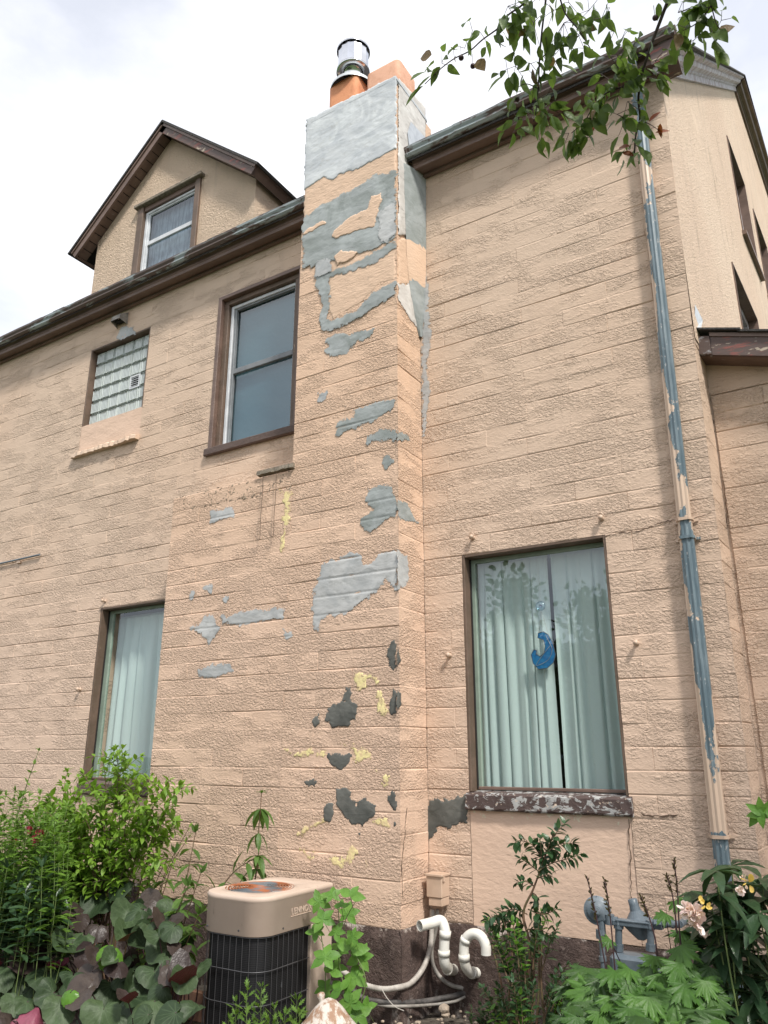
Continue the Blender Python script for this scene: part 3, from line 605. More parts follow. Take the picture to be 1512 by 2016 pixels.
o = mb.build('mortar_fillet', M['cement_mid'], chim); at = o.data.attributes.new('edge', 'FLOAT', 'POINT'); at.data.foreach_set('value', [1.0] * len(o.data.vertices))
o.data.materials.append(M['render'])
for pl_ in o.data.polygons:
    zc = pl_.center.z; j_ = pl_.index % 6
    if 5.42 < zc < 5.80: pl_.material_index = 1
# chimney crown, flues, cap
mb = MB(); mb.bbox(CX0 - .005, CX1 + .008, CY - .012, 5.20, 7.39, 7.44, .012); o = mb.build('crown', M['cement_cap'], chim)
at = o.data.attributes.new('edge', 'FLOAT', 'POINT'); at.data.foreach_set('value', [1.0] * len(o.data.vertices))
def flue(x0, x1, y0, y1, z0, z1, mat, name):
    mb = MB(); n = 6; prof = []
    r = .05
    for cx, cy, a0 in ((x1 - r, y1 - r, 0), (x0 + r, y1 - r, 90), (x0 + r, y0 + r, 180), (x1 - r, y0 + r, 270)):
        for k in range(n): a = rad(a0 + 90 * k / (n - 1)); prof.append((cx + r * math.cos(a), cy + r * math.sin(a)))
    m = len(prof); cx, cy = (x0 + x1) / 2, (y0 + y1) / 2
    rings = [(1, z0), (1, z1 - .01), (.985, z1), (.84, z1), (.84, z0)]
    mb.add([(cx + (x - cx) * s, cy + (y - cy) * s, z) for s, z in rings for x, y in prof], [(i * m + j, i * m + (j + 1) % m, (i + 1) * m + (j + 1) % m, (i + 1) * m + j) for i in range(4) for j in range(m)], True)
    return mb.build('flue_tile', mat, chim)
flue(-3.60, -3.26, 4.72, 5.06, 7.40, 7.87, M['clay'], 'a'); flue(-3.17, -2.80, 4.74, 5.08, 7.40, 7.80, M['clay2'], 'b')
cx, cy = -3.42, 4.89
mb = MB(); T = Matrix.Translation((cx, cy, 0))
mb.lathe([(.225, 7.85), (.222, 7.885), (.12, 7.965), (.095, 7.985), (.095, 8.02)], T, 32)
fl = mb.build('flue_flashing', M['steel_dull'], chim)
vc = empty('vent_cap', (cx, cy, 7.98)); vc.parent = chim; vc.location = Vector((cx, cy, 7.98)) - house.location
mb = MB(); mb.lathe([(.088, 7.98), (.088, 8.12), (.10, 8.12), (.10, 8.14), (.07, 8.14)], T, 28); mb.build('vent_collar', M['steel'], vc)
mb = MB(); mb.lathe([(.10, 8.105), (.168, 8.10), (.168, 8.125), (.10, 8.13)], T, 32); mb.build('vent_ring', M['steel'], vc)
mb = MB(); mb.lathe([(.155, 8.13), (.155, 8.37), (.15, 8.375)], T, 14, smooth=False); mb.lathe([(.168, 8.365), (.170, 8.38), (.10, 8.41), (.001, 8.42)], T, 28); mb.build('vent_hood', M['steel'], vc)
mb = MB(); mb.add([(CX1 + .012, 4.83, 6.78), (CX1 + .014, 5.18, 7.00), (CX1 + .014, 5.18, 7.17), (CX1 + .014, 4.86, 7.12), (CX1 + .012, 4.80, 6.95)], [(0, 1, 2, 3, 4)]); mb.build('roof_flashing', M['steel_dull'], house)
# ---- eaves: soffit, fascia, gutter, roof edge
def eave(x0, x1, dz=0.0):
    mb = MB(); mb.box(x0, x1, 4.875, 4.995, 6.575 + dz, 6.60 + dz); mb.box(x0, x1, 4.955, 4.99, 6.545 + dz, 6.573 + dz); mb.build('soffit', M['brown'], house)
    mb = MB(); mb.extrude([(.125, 6.565 + dz), (.147, 6.565 + dz), (.147, 6.60 + dz), (.153, 6.605 + dz), (.153, 6.64 + dz), (.165, 6.66 + dz), (.165, 6.72 + dz), (.125, 6.72 + dz)], [(x0, 5.0, 0), (x1, 5.0, 0)]); mb.build('fascia', M['brown'], house)
    prof = [(.168, 6.655), (.222, 6.652), (.245, 6.668), (.240, 6.690), (.258, 6.712), (.262, 6.733), (.254, 6.737), (.250, 6.716), (.232, 6.695), (.236, 6.674), (.218, 6.660), (.172, 6.662)]
    mb = MB(); k = 14; path = [(x0 + (x1 - x0) * i / k, 5.0 + U(-.004, .004), dz + U(-.004, .004) * (0 < i < k)) for i in range(k + 1)]
    mb.extrude(prof, path); mb.box(x0, x0 + .003, 4.742, 4.832, 6.655 + dz, 6.73 + dz); mb.box(x1 - .003, x1, 4.742, 4.832, 6.655 + dz, 6.73 + dz); mb.build('gutter', M['gutter'], house)
eave(CX1 + .03, -.47); eave(-13, CX0 - .015, -.012)
# main roof sheets (front slope, hidden from below) and back slope
mb = MB(); t = .022
def rz(y): return zi(y) + .212
RX = -.435
mb.add([(-13.1, 4.80, rz(4.80)), (RX, 4.80, rz(4.80)), (RX + .3, 10.7, rz(10.7)), (RX - 1.6, 12.35, rz(12.35)), (-13.1, 12.35, rz(12.35)), (-13.1, 4.80, rz(4.80) - t), (RX, 4.80, rz(4.80) - t), (RX + .3, 10.7, rz(10.7) - t), (RX - 1.6, 12.35, rz(12.35) - t), (-13.1, 12.35, rz(12.35) - t)],
       [(0, 1, 2, 3, 4), (9, 8, 7, 6, 5), (0, 5, 6, 1), (1, 6, 7, 2), (0, 4, 9, 5)])
mb.add([(-13.1, 12.35, rz(12.35)), (RX - 1.6, 12.35, rz(12.35)), (RX + .45, 14.0, rz(10.7)), (RX + .65, 19.9, rz(4.8)), (-13.1, 19.9, rz(4.8))], [(0, 1, 2, 3, 4)])
mb.add([(RX + .3, 10.7, rz(10.7)), (RX + .45, 14.0, rz(10.7)), (RX - 1.6, 12.35, rz(12.35))], [(0, 1, 2)])
mb.build('roof', M['shingle'], house)
mb = MB()
for i in range(60):   # ragged shingle edge along the eaves
    x = -12.9 + i * .215
    if CX0 - .22 < x < CX1 + .02 or x > -.65: continue
    mb.box(x, x + .21, 4.765 + U(-.006, .006), 4.9, 6.735, 6.748 + U(0, .004))
mb.build('eave_shingles', M['shingle'], house)
o = bpy.data.objects['eave_shingles']; o['kind'] = 'stuff'; o.name = 'shingle_edge'
# ---- gable cornice in the leaning gable plane
def cornice(path, mat, name):
    prof = [(.0, .0), (.03, -.004), (.03, .075), (.05, .085), (.05, .10), (.10, .115), (.115, .15), (.115, .165), (.165, .175), (.165, .205), (.0, .205)]
    mb = MB(); vs = []; n = len(prof)
    for s, z in path:
        for a, b in prof: vs.append(Pg(s, z + b, -a))
    mb.add(vs, [(i * n + j, i * n + (j + 1) % n, (i + 1) * n + (j + 1) % n, (i + 1) * n + j) for i in range(len(path) - 1) for j in range(n)]); mb.add(vs[:n], [tuple(range(n))]); mb.add(vs[-n:], [tuple(range(n))]); mb.build(name, mat, house)
g = G('pale_weathered_trim'); n = g.noise(8, 6, .65); c = g.mix(g.rng(n, .42, .6), (.42, .40, .42), (.28, .22, .21)); c = g.mix(g.rng(g.noise(40, 4, .7), .62, .68), c, (.12, .10, .09)); M['palecornice'] = g.set(c, .6, normal=g.bump(n, .004))
cornice([(4.83, zi(4.83) - .02), (10.7, zi(10.7) - .02)], M['palecornice'], 'rake_cornice')  # peeled grey paint, with the sunlight on this run put into its colour
cornice([(10.74, zi(10.7) - .02), (14, zi(10.7) - .02), (19.6, 6.58)], M['brown'], 'gable_cornice')
mb = MB(); mb.add([Pg(4.80, 6.50, -.20), Pg(4.80, 6.50, .0), Pg(4.80, 6.76, .0), Pg(4.80, 6.76, -.20), Pg(4.84, 6.50, -.20), Pg(4.84, 6.5, .0), Pg(4.84, 6.76, .0), Pg(4.84, 6.76, -.20)], [(0, 1, 2, 3), (4, 5, 6, 7), (0, 4, 7, 3), (0, 1, 5, 4)]); mb.build('cornice_return', M['brown_red'], house)
mb = MB(); mb.box(-.63, -.47, 4.83, 5.04, 6.53, 6.57); mb.box(-.63, -.50, 4.85, 5.03, 6.57, 6.74); mb.build('eave_return', M['brown_red'], house)
def gable_window(s0, s1, z0, z1):
    w_ = empty('window', (0, 0, 0)); w_.parent = house; w_.location = Vector(Pg((s0 + s1) / 2, z0, .1)) - house.location
    fw = .09
    for nm, a, b, c, d in (('frame', s0, s0 + fw, z0, z1), ('frame', s1 - fw, s1, z0, z1), ('frame', s0 + fw, s1 - fw, z1 - fw, z1), ('frame', s0 + fw, s1 - fw, z0, z0 + fw), ('meeting_rail', s0 + fw, s1 - fw, (z0 + z1) / 2 - .03, (z0 + z1) / 2 + .03)):
        mb = MB(); vs = [Pg(s, z, e) for e in (.09, .15) for s, z in ((a, c), (b, c), (b, d), (a, d))]
        mb.add(vs, [(0, 1, 2, 3), (4, 7, 6, 5), (0, 1, 5, 4), (1, 2, 6, 5), (2, 3, 7, 6), (3, 0, 4, 7)]); mb.build(nm, M['palecornice'], w_)
    mb = MB(); mb.add([Pg(s0 + .05, z0 + .05, .125), Pg(s1 - .05, z0 + .05, .125), Pg(s1 - .05, z1 - .05, .125), Pg(s0 + .05, z1 - .05, .125)], [(0, 1, 2, 3)]); mb.build('pane', M['glass_dark'], w_)
    mb = MB()   # brown lining of the opening
    e0, e1 = -.012, .09
    for (sa, za), (sb, zb), (ds, dz) in (((s0, z0), (s0, z1), (.012, 0)), ((s0, z1), (s1, z1), (0, -.012)), ((s1, z1), (s1, z0), (-.012, 0)), ((s1, z0), (s0, z0), (0, .012))):
        vs = [Pg(sa, za, e0), Pg(sb, zb, e0), Pg(sb, zb, e1), Pg(sa, za, e1), Pg(sa + ds, za + dz, e0), Pg(sb + ds, zb + dz, e0), Pg(sb + ds, zb + dz, e1), Pg(sa + ds, za + dz, e1)]
        mb.add(vs, [(0, 1, 2, 3), (4, 5, 6, 7), (0, 1, 5, 4)])
    mb.build('jamb', M['brown'], w_)
    mb = MB(); vs = [Pg(s, z, e) for s in (s0 - .05, s1 + .05) for z, e in ((z0 - .06, .09), (z0 - .06, -.05), (z0 - .01, -.05), (z0 + .01, .09))]
    mb.add(vs, [(0, 1, 2, 3), (4, 5, 6, 7), (0, 4, 5, 1), (1, 5, 6, 2), (2, 6, 7, 3)]); mb.build('sill', M['brown'], w_)
for h in gw: gable_window(*h)
# ---- windows of the front wall
def sub(name, loc, parent=house):
    e = empty(name, (0, 0, 0)); e.parent = parent; acc = Vector((0, 0, 0)); q = parent
    while q is not None: acc += Vector(q.location); q = q.parent
    e.location = Vector(loc) - acc; return e
def bars(w_, nm, mat, rects, y0, y1, b=.004):
    for x0, x1, z0, z1 in rects: MB().bbox(x0, x1, y0, y1, z0, z1, b).build(nm, mat, w_)
def lining(w_, x0, x1, z0, z1, y0, y1, t=.018, mat='jamb', bottom=False):
    r = [(x0, x0 + t, z0, z1), (x1 - t, x1, z0, z1), (x0 + t, x1 - t, z1 - t, z1)]
    bars(w_, 'jamb', M[mat], r, y0, y1, .003)
def picture_window(op, sill_mat, flush, frame_w):
    x0, x1, zb, zt = op; z0 = 1.375
    w_ = sub('window', ((x0 + x1) / 2, 5.0, zb))
    lining(w_, x0, x1, z0 - .02, zt, 5.002, 5.135, .02, 'jamb')
    f = frame_w; y0, y1 = 5.10, 5.132
    bars(w_, 'frame', M['green_frame'], [(x0 + .021, x0 + .021 + f, z0, zt - .02), (x1 - .021 - f * .6, x1 - .021, z0, zt - .02), (x0 + .021 + f, x1 - .021 - f * .6, zt - .05, zt - .02)], y0, y1)
    bars(w_, 'stop', M['dark'], [(x0 + .021, x0 + .03, z0, zt - .02)], 5.085, 5.099, .001)
    bars(w_, 'bottom_rail', M['brown'], [(x0 + .021, x1 - .021, z0 - .01, z0 + .012)], 5.095, 5.13)
    MB().add([(x0 + .02, 5.118, z0), (x1 - .02, 5.118, z0), (x1 - .02, 5.118, zt - .02), (x0 + .02, 5.118, zt - .02)], [(0, 1, 2, 3)]).build('pane', M['glass'], w_)
    mb = MB(); k = 26; vs = []; xa, xb = x0 - .012, x1 + .02     # worn sloping sill
    for i in range(k + 1):
        x = xa + (xb - xa) * i / k; j = lambda a: U(-a, a)
        for y, z in ((5.13, z0 - .012), (4.985 + j(.003), z0 - .025 + j(.003)), (4.962 + j(.004), z0 - .04 + j(.003)), (4.960 + j(.004), zb + .012 + j(.004)), (4.972 + j(.003), zb + j(.004)), (5.13, zb)): vs.append((x, y, z))
    mb.add(vs, [(i * 6 + j, i * 6 + (j + 1) % 6, (i + 1) * 6 + (j + 1) % 6, (i + 1) * 6 + j) for i in range(k) for j in range(6)]); mb.add(vs[:6], [tuple(range(6))]); mb.add(vs[-6:], [tuple(range(6))])
    mb.build('sill', M[sill_mat], w_)
    return w_
w_r = picture_window(openR, 'sill_peel', True, .035); w_r['label'] = 'right picture window with flaking sill'
w_l = picture_window(openL, 'sill', True, .06); w_l['label'] = 'left picture window behind the shrub'
def infill(x0, x1, z0, z1, name='infill_panel'):
    mb = MB(); nx, nz = 24, 14; vs = []
    for j in range(nz + 1):
        for i in range(nx + 1): vs.append((x0 + (x1 - x0) * i / nx, 5.002 + U(-.0015, .0015) - .004 * float(fbm(np.array(i * .3), np.array(j * .3))), z0 + (z1 - z0) * j / nz))
    mb.add(vs, [(j * (nx + 1) + i, j * (nx + 1) + i + 1, (j + 1) * (nx + 1) + i + 1, (j + 1) * (nx + 1) + i) for j in range(nz) for i in range(nx)], True)
    mb.box(x0, x1, 5.007, 5.05, z0, z1); return mb.build(name, M['render_pink'], wall)
g = G('infill_render'); c = g.mix(g.math('MULTIPLY', g.rng(g.noise(3, 5), .4, .7), .5), (.665, .485, .37), (.60, .435, .335))
zz = g.sep()[2]; c = g.mix(g.math('MULTIPLY', g.rng(g.math('ADD', g.noise(17, 6, .7, g.map((1, 1, .7))), g.rng(zz, 1.10, 1.24, -.2, .06, False)), .58, .61), g.math('LESS_THAN', zz, 2)), c, (.66, .60, .46))
M['render_pink'] = g.set(c, .8, normal=g.bump(g.noise(26, 5, .6, g.map((.7, 1, 1.4))), .005), spec=.25)
infill(openR[0] + .004, openR[1] - .004, Z0, 1.236); infill(openL[0] + .004, openL[1] - .004, Z0, 1.236); infill(openG[0] + .003, openG[1] - .003, 4.803, 5.188)
# curtains (hang inside the panes)
def curtain(x0, x1, z0, z1, Y, folds, lab, flare=0):
    mb = MB(); nx, nz = folds * 10, 10; vs = []; ph = [U(-.9, .9) for _ in range(folds + 2)]; am = [U(.35, 1.4) for _ in range(folds + 2)]
    for j in range(nz + 1):
        t = j / nz; z = z1 + (z0 - z1) * t
        for i in range(nx + 1):
            u = i / nx * folds; k = int(u); f_ = u - k; p_ = ph[k] * (1 - f_) + ph[k + 1] * f_; a_ = am[k] * (1 - f_) + am[k + 1] * f_
            sw = math.sin(2 * math.pi * (u + p_ * .5)); sw = math.copysign(abs(sw) ** .8, sw)
            x = x0 + (x1 - x0) * i / nx + flare * t * (i / nx) + .012 * math.cos(2 * math.pi * u) * a_
            y = Y + .020 * sw * a_ * (.35 + .65 * t if t < .12 else 1) + .008 * math.sin(3 * t + k)
            vs.append((x, y, z))
    mb.add(vs, [(j * (nx + 1) + i, j * (nx + 1) + i + 1, (j + 1) * (nx + 1) + i + 1, (j + 1) * (nx + 1) + i) for j in range(nz) for i in range(nx)], True)
    mb.add([(x0, Y + .03, z1 - .005), (x1, Y + .03, z1 - .005), (x1, Y + .03, z1 + .03), (x0, Y + .03, z1 + .03)], [(0, 1, 2, 3)])
    o = mb.build('curtain', M['curtain'], None, loc=((x0 + x1) / 2, Y, z0)); tag(o, lab, 'curtain', 'pleated curtains behind the picture windows'); return o
xa = atY(1083, 1200, 5.2).x
curtain(-2.60, xa - .011, 1.30, 2.97, 5.21, 10, 'left half of the pale teal curtains in the right picture window')
curtain(xa + .011, -1.16, 1.30, 2.97, 5.21, 7, 'right half of the pale teal curtains in the right picture window')
curtain(-6.66, -5.0, 1.30, 2.93, 5.23, 14, 'pale blue pleated curtain in the window behind the shrub')
# upper double hung window
x0, x1, zb, zt = openU; w_u = sub('window', (-4.6, 5, 4.39)); w_u['label'] = 'white double hung window beside the chimney'
bars(w_u, 'casing', M['brown'], [(x0 + .002, x0 + .05, zb + .05, zt - .002), (x0 + .05, x1, zt - .045, zt - .002), (x1 - .05, x1, zb + .05, zt - .045)], 4.990, 5.055)
bars(w_u, 'jamb', M['jamb'], [(x0 + .05, x0 + .11, zb + .05, zt - .045), (x0 + .11, x1 - .05, zt - .10, zt - .045), (x1 - .13, x1 - .05, zb + .05, zt - .10)], 5.04, 5.12)
fx0, fx1, fz0, fz1 = x0 + .115, x1 - .135, zb + .055, zt - .105
bars(w_u, 'frame', M['vinyl'], [(fx0, fx0 + .035, fz0, fz1), (fx1 - .025, fx1, fz0, fz1), (fx0 + .035, fx1 - .025, fz1 - .035, fz1), (fx0 + .035, fx1 - .025, fz0, fz0 + .035)], 5.075, 5.13)
mz = atY(520, 715, 5.12).z; mz = min(max(mz, 5.1), 5.5)
bars(w_u, 'sash', M['sash_gray'], [(fx0 + .036, fx0 + .065, fz0 + .036, fz1 - .036), (fx1 - .04, fx1 - .026, fz0 + .036, fz1 - .036), (fx0 + .065, fx1 - .04, fz1 - .055, fz1 - .036), (fx0 + .065, fx1 - .04, mz - .028, mz + .028)], 5.09, 5.128)
for a, b in ((fz0 + .036, mz - .028), (mz + .028, fz1 - .055)):
    MB().add([(fx0 + .06, 5.122, a), (fx1 - .03, 5.122, a), (fx1 - .03, 5.122, b), (fx0 + .06, 5.122, b)], [(0, 1, 2, 3)]).build('pane', M['glass_dark'], w_u)
MB().add([(fx0 + .04, 5.16, fz0), (fx1, 5.16, fz0), (fx1, 5.16, fz1), (fx0 + .04, 5.16, fz1)], [(0, 1, 2, 3)]).build('insect_screen', M['screen'], w_u)
mb = MB(); mb.bbox(x0 - .02, x1, 4.955, 5.07, zb - .01, zb + .065, .008); mb.build('sill', M['sill_peel2'] if 'sill_peel2' in M else M['sill'], w_u)
# glass block window
x0, x1, zb, zt = openG; w_g = sub('window', (-6.7, 5, 5.19)); w_g['label'] = 'glass block window with a small louvred vent'
lining(w_g, x0, x1, zb, zt, 5.002, 5.14, .02, 'jamb')
gx0, gx1, gz0, gz1 = x0 + .024, x1 - .024, zb + .004, zt - .024
MB().box(gx0, gx1, 5.115, 5.16, gz0, gz1).build('grout', M['grout'], w_g)
nb = 6; dx = (gx1 - gx0) / nb; dz = (gz1 - gz0) / nb; gme = []
for v in range(3):
    bm = bmesh.new(); bmesh.ops.create_cube(bm, size=1); bmesh.ops.scale(bm, vec=(dx - .011, .06, dz - .011), verts=bm.verts); bmesh.ops.bevel(bm, geom=bm.edges[:], offset=.012, segments=2, affect='EDGES')
    fv = [f for f in bm.faces if f.normal.y < -.9]
    for f in fv:
        r_ = bmesh.ops.inset_region(bm, faces=[f], thickness=.012, depth=-.006)
    me = bpy.data.meshes.new('glass_block'); bm.to_mesh(me); bm.free(); me.materials.append(M['gblock'] if v < 2 else M['gblock2'] if 'gblock2' in M else M['gblock']); gme.append(me)
for i in range(nb):
    for j in range(nb):
        px, pz = gx0 + dx * (i + .5), gz0 + dz * (j + .5)
        if (i, j) == (4, 3 - 1 + 0):
            v_ = MB()
            for a, b, c, d in ((-.5, .5, .4, .5), (-.5, .5, -.5, -.4), (-.5, -.4, -.4, .4), (.4, .5, -.4, .4)): v_.box(px + a * dx, px + b * dx, 5.07, 5.12, pz + c * dz, pz + d * dz)
            lv = v_.build('vent_frame', M['vinyl'], w_g)
            mb = MB()
            for k in range(5): zc = pz - .32 * dz + k * .16 * dz; mb.add([(px - .4 * dx, 5.075, zc), (px + .4 * dx, 5.075, zc), (px + .4 * dx, 5.10, zc + .012), (px - .4 * dx, 5.10, zc + .012), (px - .4 * dx, 5.075, zc + .005), (px + .4 * dx, 5.075, zc + .005)], [(0, 1, 2, 3), (0, 1, 5, 4)])
            mb.build('louvre', M['vinyl'], w_g); MB().box(px - .4 * dx, px + .4 * dx, 5.105, 5.112, pz - .4 * dz, pz + .4 * dz).build('vent_backing', M['dark'], w_g)
            continue
        o = bpy.data.objects.new('glass_block', gme[(i + j) % 2]); link(o, w_g); o.location = Vector((px, 5.098, pz)) - house.location - Vector(w_g.location)
        if (i + j) % 2: o.rotation_euler = (0, math.pi / 2, 0); o.scale = (dz / dx, 1, dx / dz)
# crumbling sill ledge under the glass block panel
mb = MB(); k = 30; vs = []
for i in range(k + 1):
    x = -7.30 + 1.09 * i / k; e = U(-.012, .012)
    for y, z in ((5.0, 4.865), (4.975 + e, 4.862 + U(-.006, .006)), (4.950 + e, 4.845 + U(-.006, .006)), (4.945 + e, 4.80 + U(-.006, .006)), (5.0, 4.80)): vs.append((x, y, z))
mb.add(vs, [(i * 5 + j, i * 5 + (j + 1) % 5, (i + 1) * 5 + (j + 1) % 5, (i + 1) * 5 + j) for i in range(k) for j in range(5)]); mb.add(vs[:5], [(0, 1, 2, 3, 4)]); mb.add(vs[-5:], [(0, 1, 2, 3, 4)])
mb.build('sill_ledge', M['paint'], wall)
# bare concrete piece on the breast shoulder
mb = MB(); vs = []; k = 16; p0, p1 = atY(505, 944, CY - .02), atY(577, 929, CY - .02)
for i in range(k + 1):
    x = p0.x + (p1.x - p0.x) * i / k; e = U(-.006, .006)
    for y, z in ((CY + .02, 3.90), (CY - .028 + e, 3.895 + e), (CY - .032 + e, 3.86 + U(-.005, .005)), (CY + .02, 3.855)): vs.append((x, y, z))
mb.add(vs, [(i * 4 + j, i * 4 + (j + 1) % 4, (i + 1) * 4 + (j + 1) % 4, (i + 1) * 4 + j) for i in range(k) for j in range(4)]); mb.add(vs[:4], [(0, 1, 2, 3)]); mb.add(vs[-4:], [(0, 1, 2, 3)])
mb.build('shoulder_ledge', M['ledge'], chim)
# ---- foundation
def found_sheet(P, s0, s1, z1, name, n=40, wav=.025):
    mb = MB(); vs = []; nz = 10
    for i in range(n + 1):
        s = s0 + (s1 - s0) * i / n; top = z1 + wav * float(fbm(np.array(s * 2.2), np.array(3.3))) + U(-.004, .004)
        for j in range(nz + 1):
            z = -.05 + (top + .05) * j / nz; d = .012 + U(-.003, .003) + .006 * float(fbm(np.array(s * 5), np.array(z * 5))) if j < nz else -.004; vs.append(P(s, z, d))
    mb.add(vs, [(i * (nz + 1) + j, (i + 1) * (nz + 1) + j, (i + 1) * (nz + 1) + j + 1, i * (nz + 1) + j + 1) for i in range(n) for j in range(nz)], True); mb.build(name, M['found'], house)
found_sheet(lambda s, z, d: Vector((s, 5 - d, z)), CX1, cornerX(.4) + .02, .535, 'foundation', 60)
found_sheet(lambda s, z, d: Vector((s, 5 - d, z)), -13, BX0, .535, 'foundation', 80)
found_sheet(lambda s, z, d: Vector((s, CY - d, z)), BX0, CX1 + .012, .545, 'foundation', 60)
found_sheet(lambda s, z, d: Vector((CX1 + d, s, z)), CY - .012, 5.0, .545, 'foundation', 16)
found_sheet(lambda s, z, d: Vector((s, EY - d, z)), -.66, 3.2, .12, 'foundation', 20)
# ---- extension eave (descends to the right)
def fas(px, py, Y): return atY(px, py, Y)
sl = -.317; xL = -.655
ref = fas(1440, 699, 5.13); zb_ = lambda x: ref.z + sl * (x - ref.x)
rt = fas(1440, 663, 5.13); zt_ = lambda x: rt.z + sl * (x - rt.x)
def slab(x0, x1, y0, y1, zl, zu, name, mat, parent=house):
    mb = MB(); mb.add([(x, y, z(x)) for x in (x0, x1) for y in (y0, y1) for z in (zl, zu)], [(0, 1, 3, 2), (4, 6, 7, 5), (0, 4, 5, 1), (2, 3, 7, 6), (0, 2, 6, 4), (1, 5, 7, 3)]); return mb.build(name, mat, parent)
x1_ = xL + .095
slab(xL, x1_, 5.118, 5.16, zb_, zt_, 'fascia_end_block', M['brown_peel']); slab(x1_ + .002, 3.3, 5.13, 5.16, zb_, zt_, 'rake_fascia', M['brown_red'])
slab(xL, 3.3, 5.161, 5.31, zb_, lambda x: zb_(x) + .02, 'rake_soffit', M['brown'])
slab(x1_ + .002, 3.3, 5.122, 5.16, lambda x: zt_(x) + .001, lambda x: zt_(x) + .03, 'rake_moulding', M['brown'])
for i in range(14):
    xa_ = xL - .005 + i * .28; slab(xa_, xa_ + .30, 5.095 + (i % 2) * .006, 9, lambda x: zt_(x) + .031 + .010 * ((i + 1) % 2), lambda x: zt_(x) + .045 + .010 * ((i + 1) % 2), 'shingle', M['shingle'])
mb = MB(); mb.add([(-.64, 5.10, zt_(-.64) + .05), (-.60, 5.10, zt_(-.6) + .05), (-.605, 5.3, zt_(-.6) + .22), (-.62, 5.12, zt_(-.6) + .26)], [(0, 1, 2, 3)]); mb.build('step_flashing', M['steel_dull'], house)
# ---- dormer
dm = sub('dormer', (-6.5, 5.25, 6.8)); DY = 5.25; ax, az = -6.50, 9.29; tl = (-8.08, 7.94); tr_ = (-4.84, 7.84)
wx0, wx1 = -7.75, -4.99; dwo = (-6.93, -5.90, 7.24, 8.23)
def dtop(x): # underside of the roof at the wall
    return az - .16 - (abs(x - ax)) * (.855 if x < ax else .873) + .0
mb = MB(); cs = sorted({wx0, dwo[0], ax, dwo[1], wx1})
for a, b in zip(cs, cs[1:]):
    segs = [(6.7, None)] if not (dwo[0] < (a + b) / 2 < dwo[1]) else [(6.7, dwo[2]), (dwo[3], None)]
    for c, d in segs:
        za, zb2 = (d, d) if d else (dtop(a), dtop(b)); mb.add([(a, DY, c), (b, DY, c), (b, DY, zb2), (a, DY, za)], [(0, 1, 2, 3)])
mb.add([(wx0, DY, 6.7), (wx0, DY, dtop(wx0)), (wx0, 9, dtop(wx0)), (wx0, 9, 6.7)], [(0, 1, 2, 3)]); mb.add([(wx1, DY, 6.7), (wx1, DY, dtop(wx1)), (wx1, 9, dtop(wx1)), (wx1, 9, 6.7)], [(0, 1, 2, 3)])
mb.build('dormer_wall', M['stucco2'], dm)
for (tx, tz), sg in ((tl, -1), (tr_, 1)):
    d = Vector((tx - ax, 0, tz - az)); L_ = d.length; d.normalize(); nrm = Vector((-d.z * sg * -1, 0, d.x * sg * -1)); nrm = Vector((d.z, 0, -d.x)); nrm = nrm if nrm.z < 0 else -nrm
    A0 = Vector((ax, 0, az))
    def P3(u, y, t): p = A0 + d * u + nrm * t; return Vector((p.x, y, p.z))
    def slab3(u0, u1, y0, y1, t0, t1, name, mat, par=dm):
        vs = [P3(u, y, t) for u in (u0, u1) for y in (y0, y1) for t in (t0, t1)]
        return MB().add(vs, [(0, 1, 3, 2), (4, 6, 7, 5), (0, 4, 5, 1), (2, 3, 7, 6), (0, 2, 6, 4), (1, 5, 7, 3)]).build(name, mat, par)
    slab3(0, L_ + .04, 5.07, 8.4, -.01, .018, 'dormer_roof', M['shingle'])
    slab3(.0, L_, 5.10, 5.13, .02, .135, 'rake_board', M['brown_red'] if sg > 0 else M['brown'])
    slab3(.0, L_, 5.085, 5.10, .018, .05, 'rake_trim', M['brown'])
    k = 15
    for i in range(k):
        u0 = .12 + (L_ - .15) * i / k; slab3(u0 + .006, u0 + (L_ - .15) / k - .006, 5.131, DY + .02, .095 + U(-.004, .004), .115, 'soffit_board', M['brown'])
    slab3(L_ - .03, L_, 5.131, 8.2, .02, .13, 'eave_fascia', M['brown'])
    slab3(.1, L_ - .03, 5.131, 8.2, .06, .08, 'roof_underside', M['dark'])
w_d = sub('window', (-6.6, DY, 7.4)); x0, x1, zb, zt = dwo
bars(w_d, 'casing', M['jamb'], [(x0 - .03, x0 + .07, zb - .04, zt), (x1 - .05, x1 + .03, zb - .04, zt), (x0 - .03, x1 + .03, zb - .10, zb - .04)], DY - .03, DY + .06)
MB().bbox(x0 - .075, x1 + .075, DY - .07, DY + .02, zt, zt + .045, .006).build('head_drip', M['ledge'], w_d)
bars(w_d, 'head', M['brown'], [(x0 + .07, x1 - .05, zt - .07, zt)], DY - .01, DY + .06)
fx0, fx1, fz0, fz1 = x0 + .075, x1 - .055, zb - .035, zt - .075
bars(w_d, 'frame', M['vinyl'], [(fx0, fx0 + .045, fz0, fz1), (fx0 + .045, fx1, fz1 - .03, fz1), (fx1 - .015, fx1, fz0, fz1 - .03)], DY + .015, DY + .06)
mz = (fz0 + fz1) / 2 + .0
bars(w_d, 'sash', M['sash_light'] if 'sash_light' in M else M['vinyl'], [(fx0 + .046, fx0 + .065, fz0, fz1 - .03), (fx0 + .065, fx1 - .016, mz - .03, mz + .03), (fx0 + .065, fx1 - .016, fz1 - .05, fz1 - .031)], DY + .03, DY + .058)
MB().add([(fx0 + .04, DY + .05, fz0), (fx1, DY + .05, fz0), (fx1, DY + .05, fz1), (fx0 + .04, DY + .05, fz1)], [(0, 1, 2, 3)]).build('pane', M['glass_dark'], w_d)
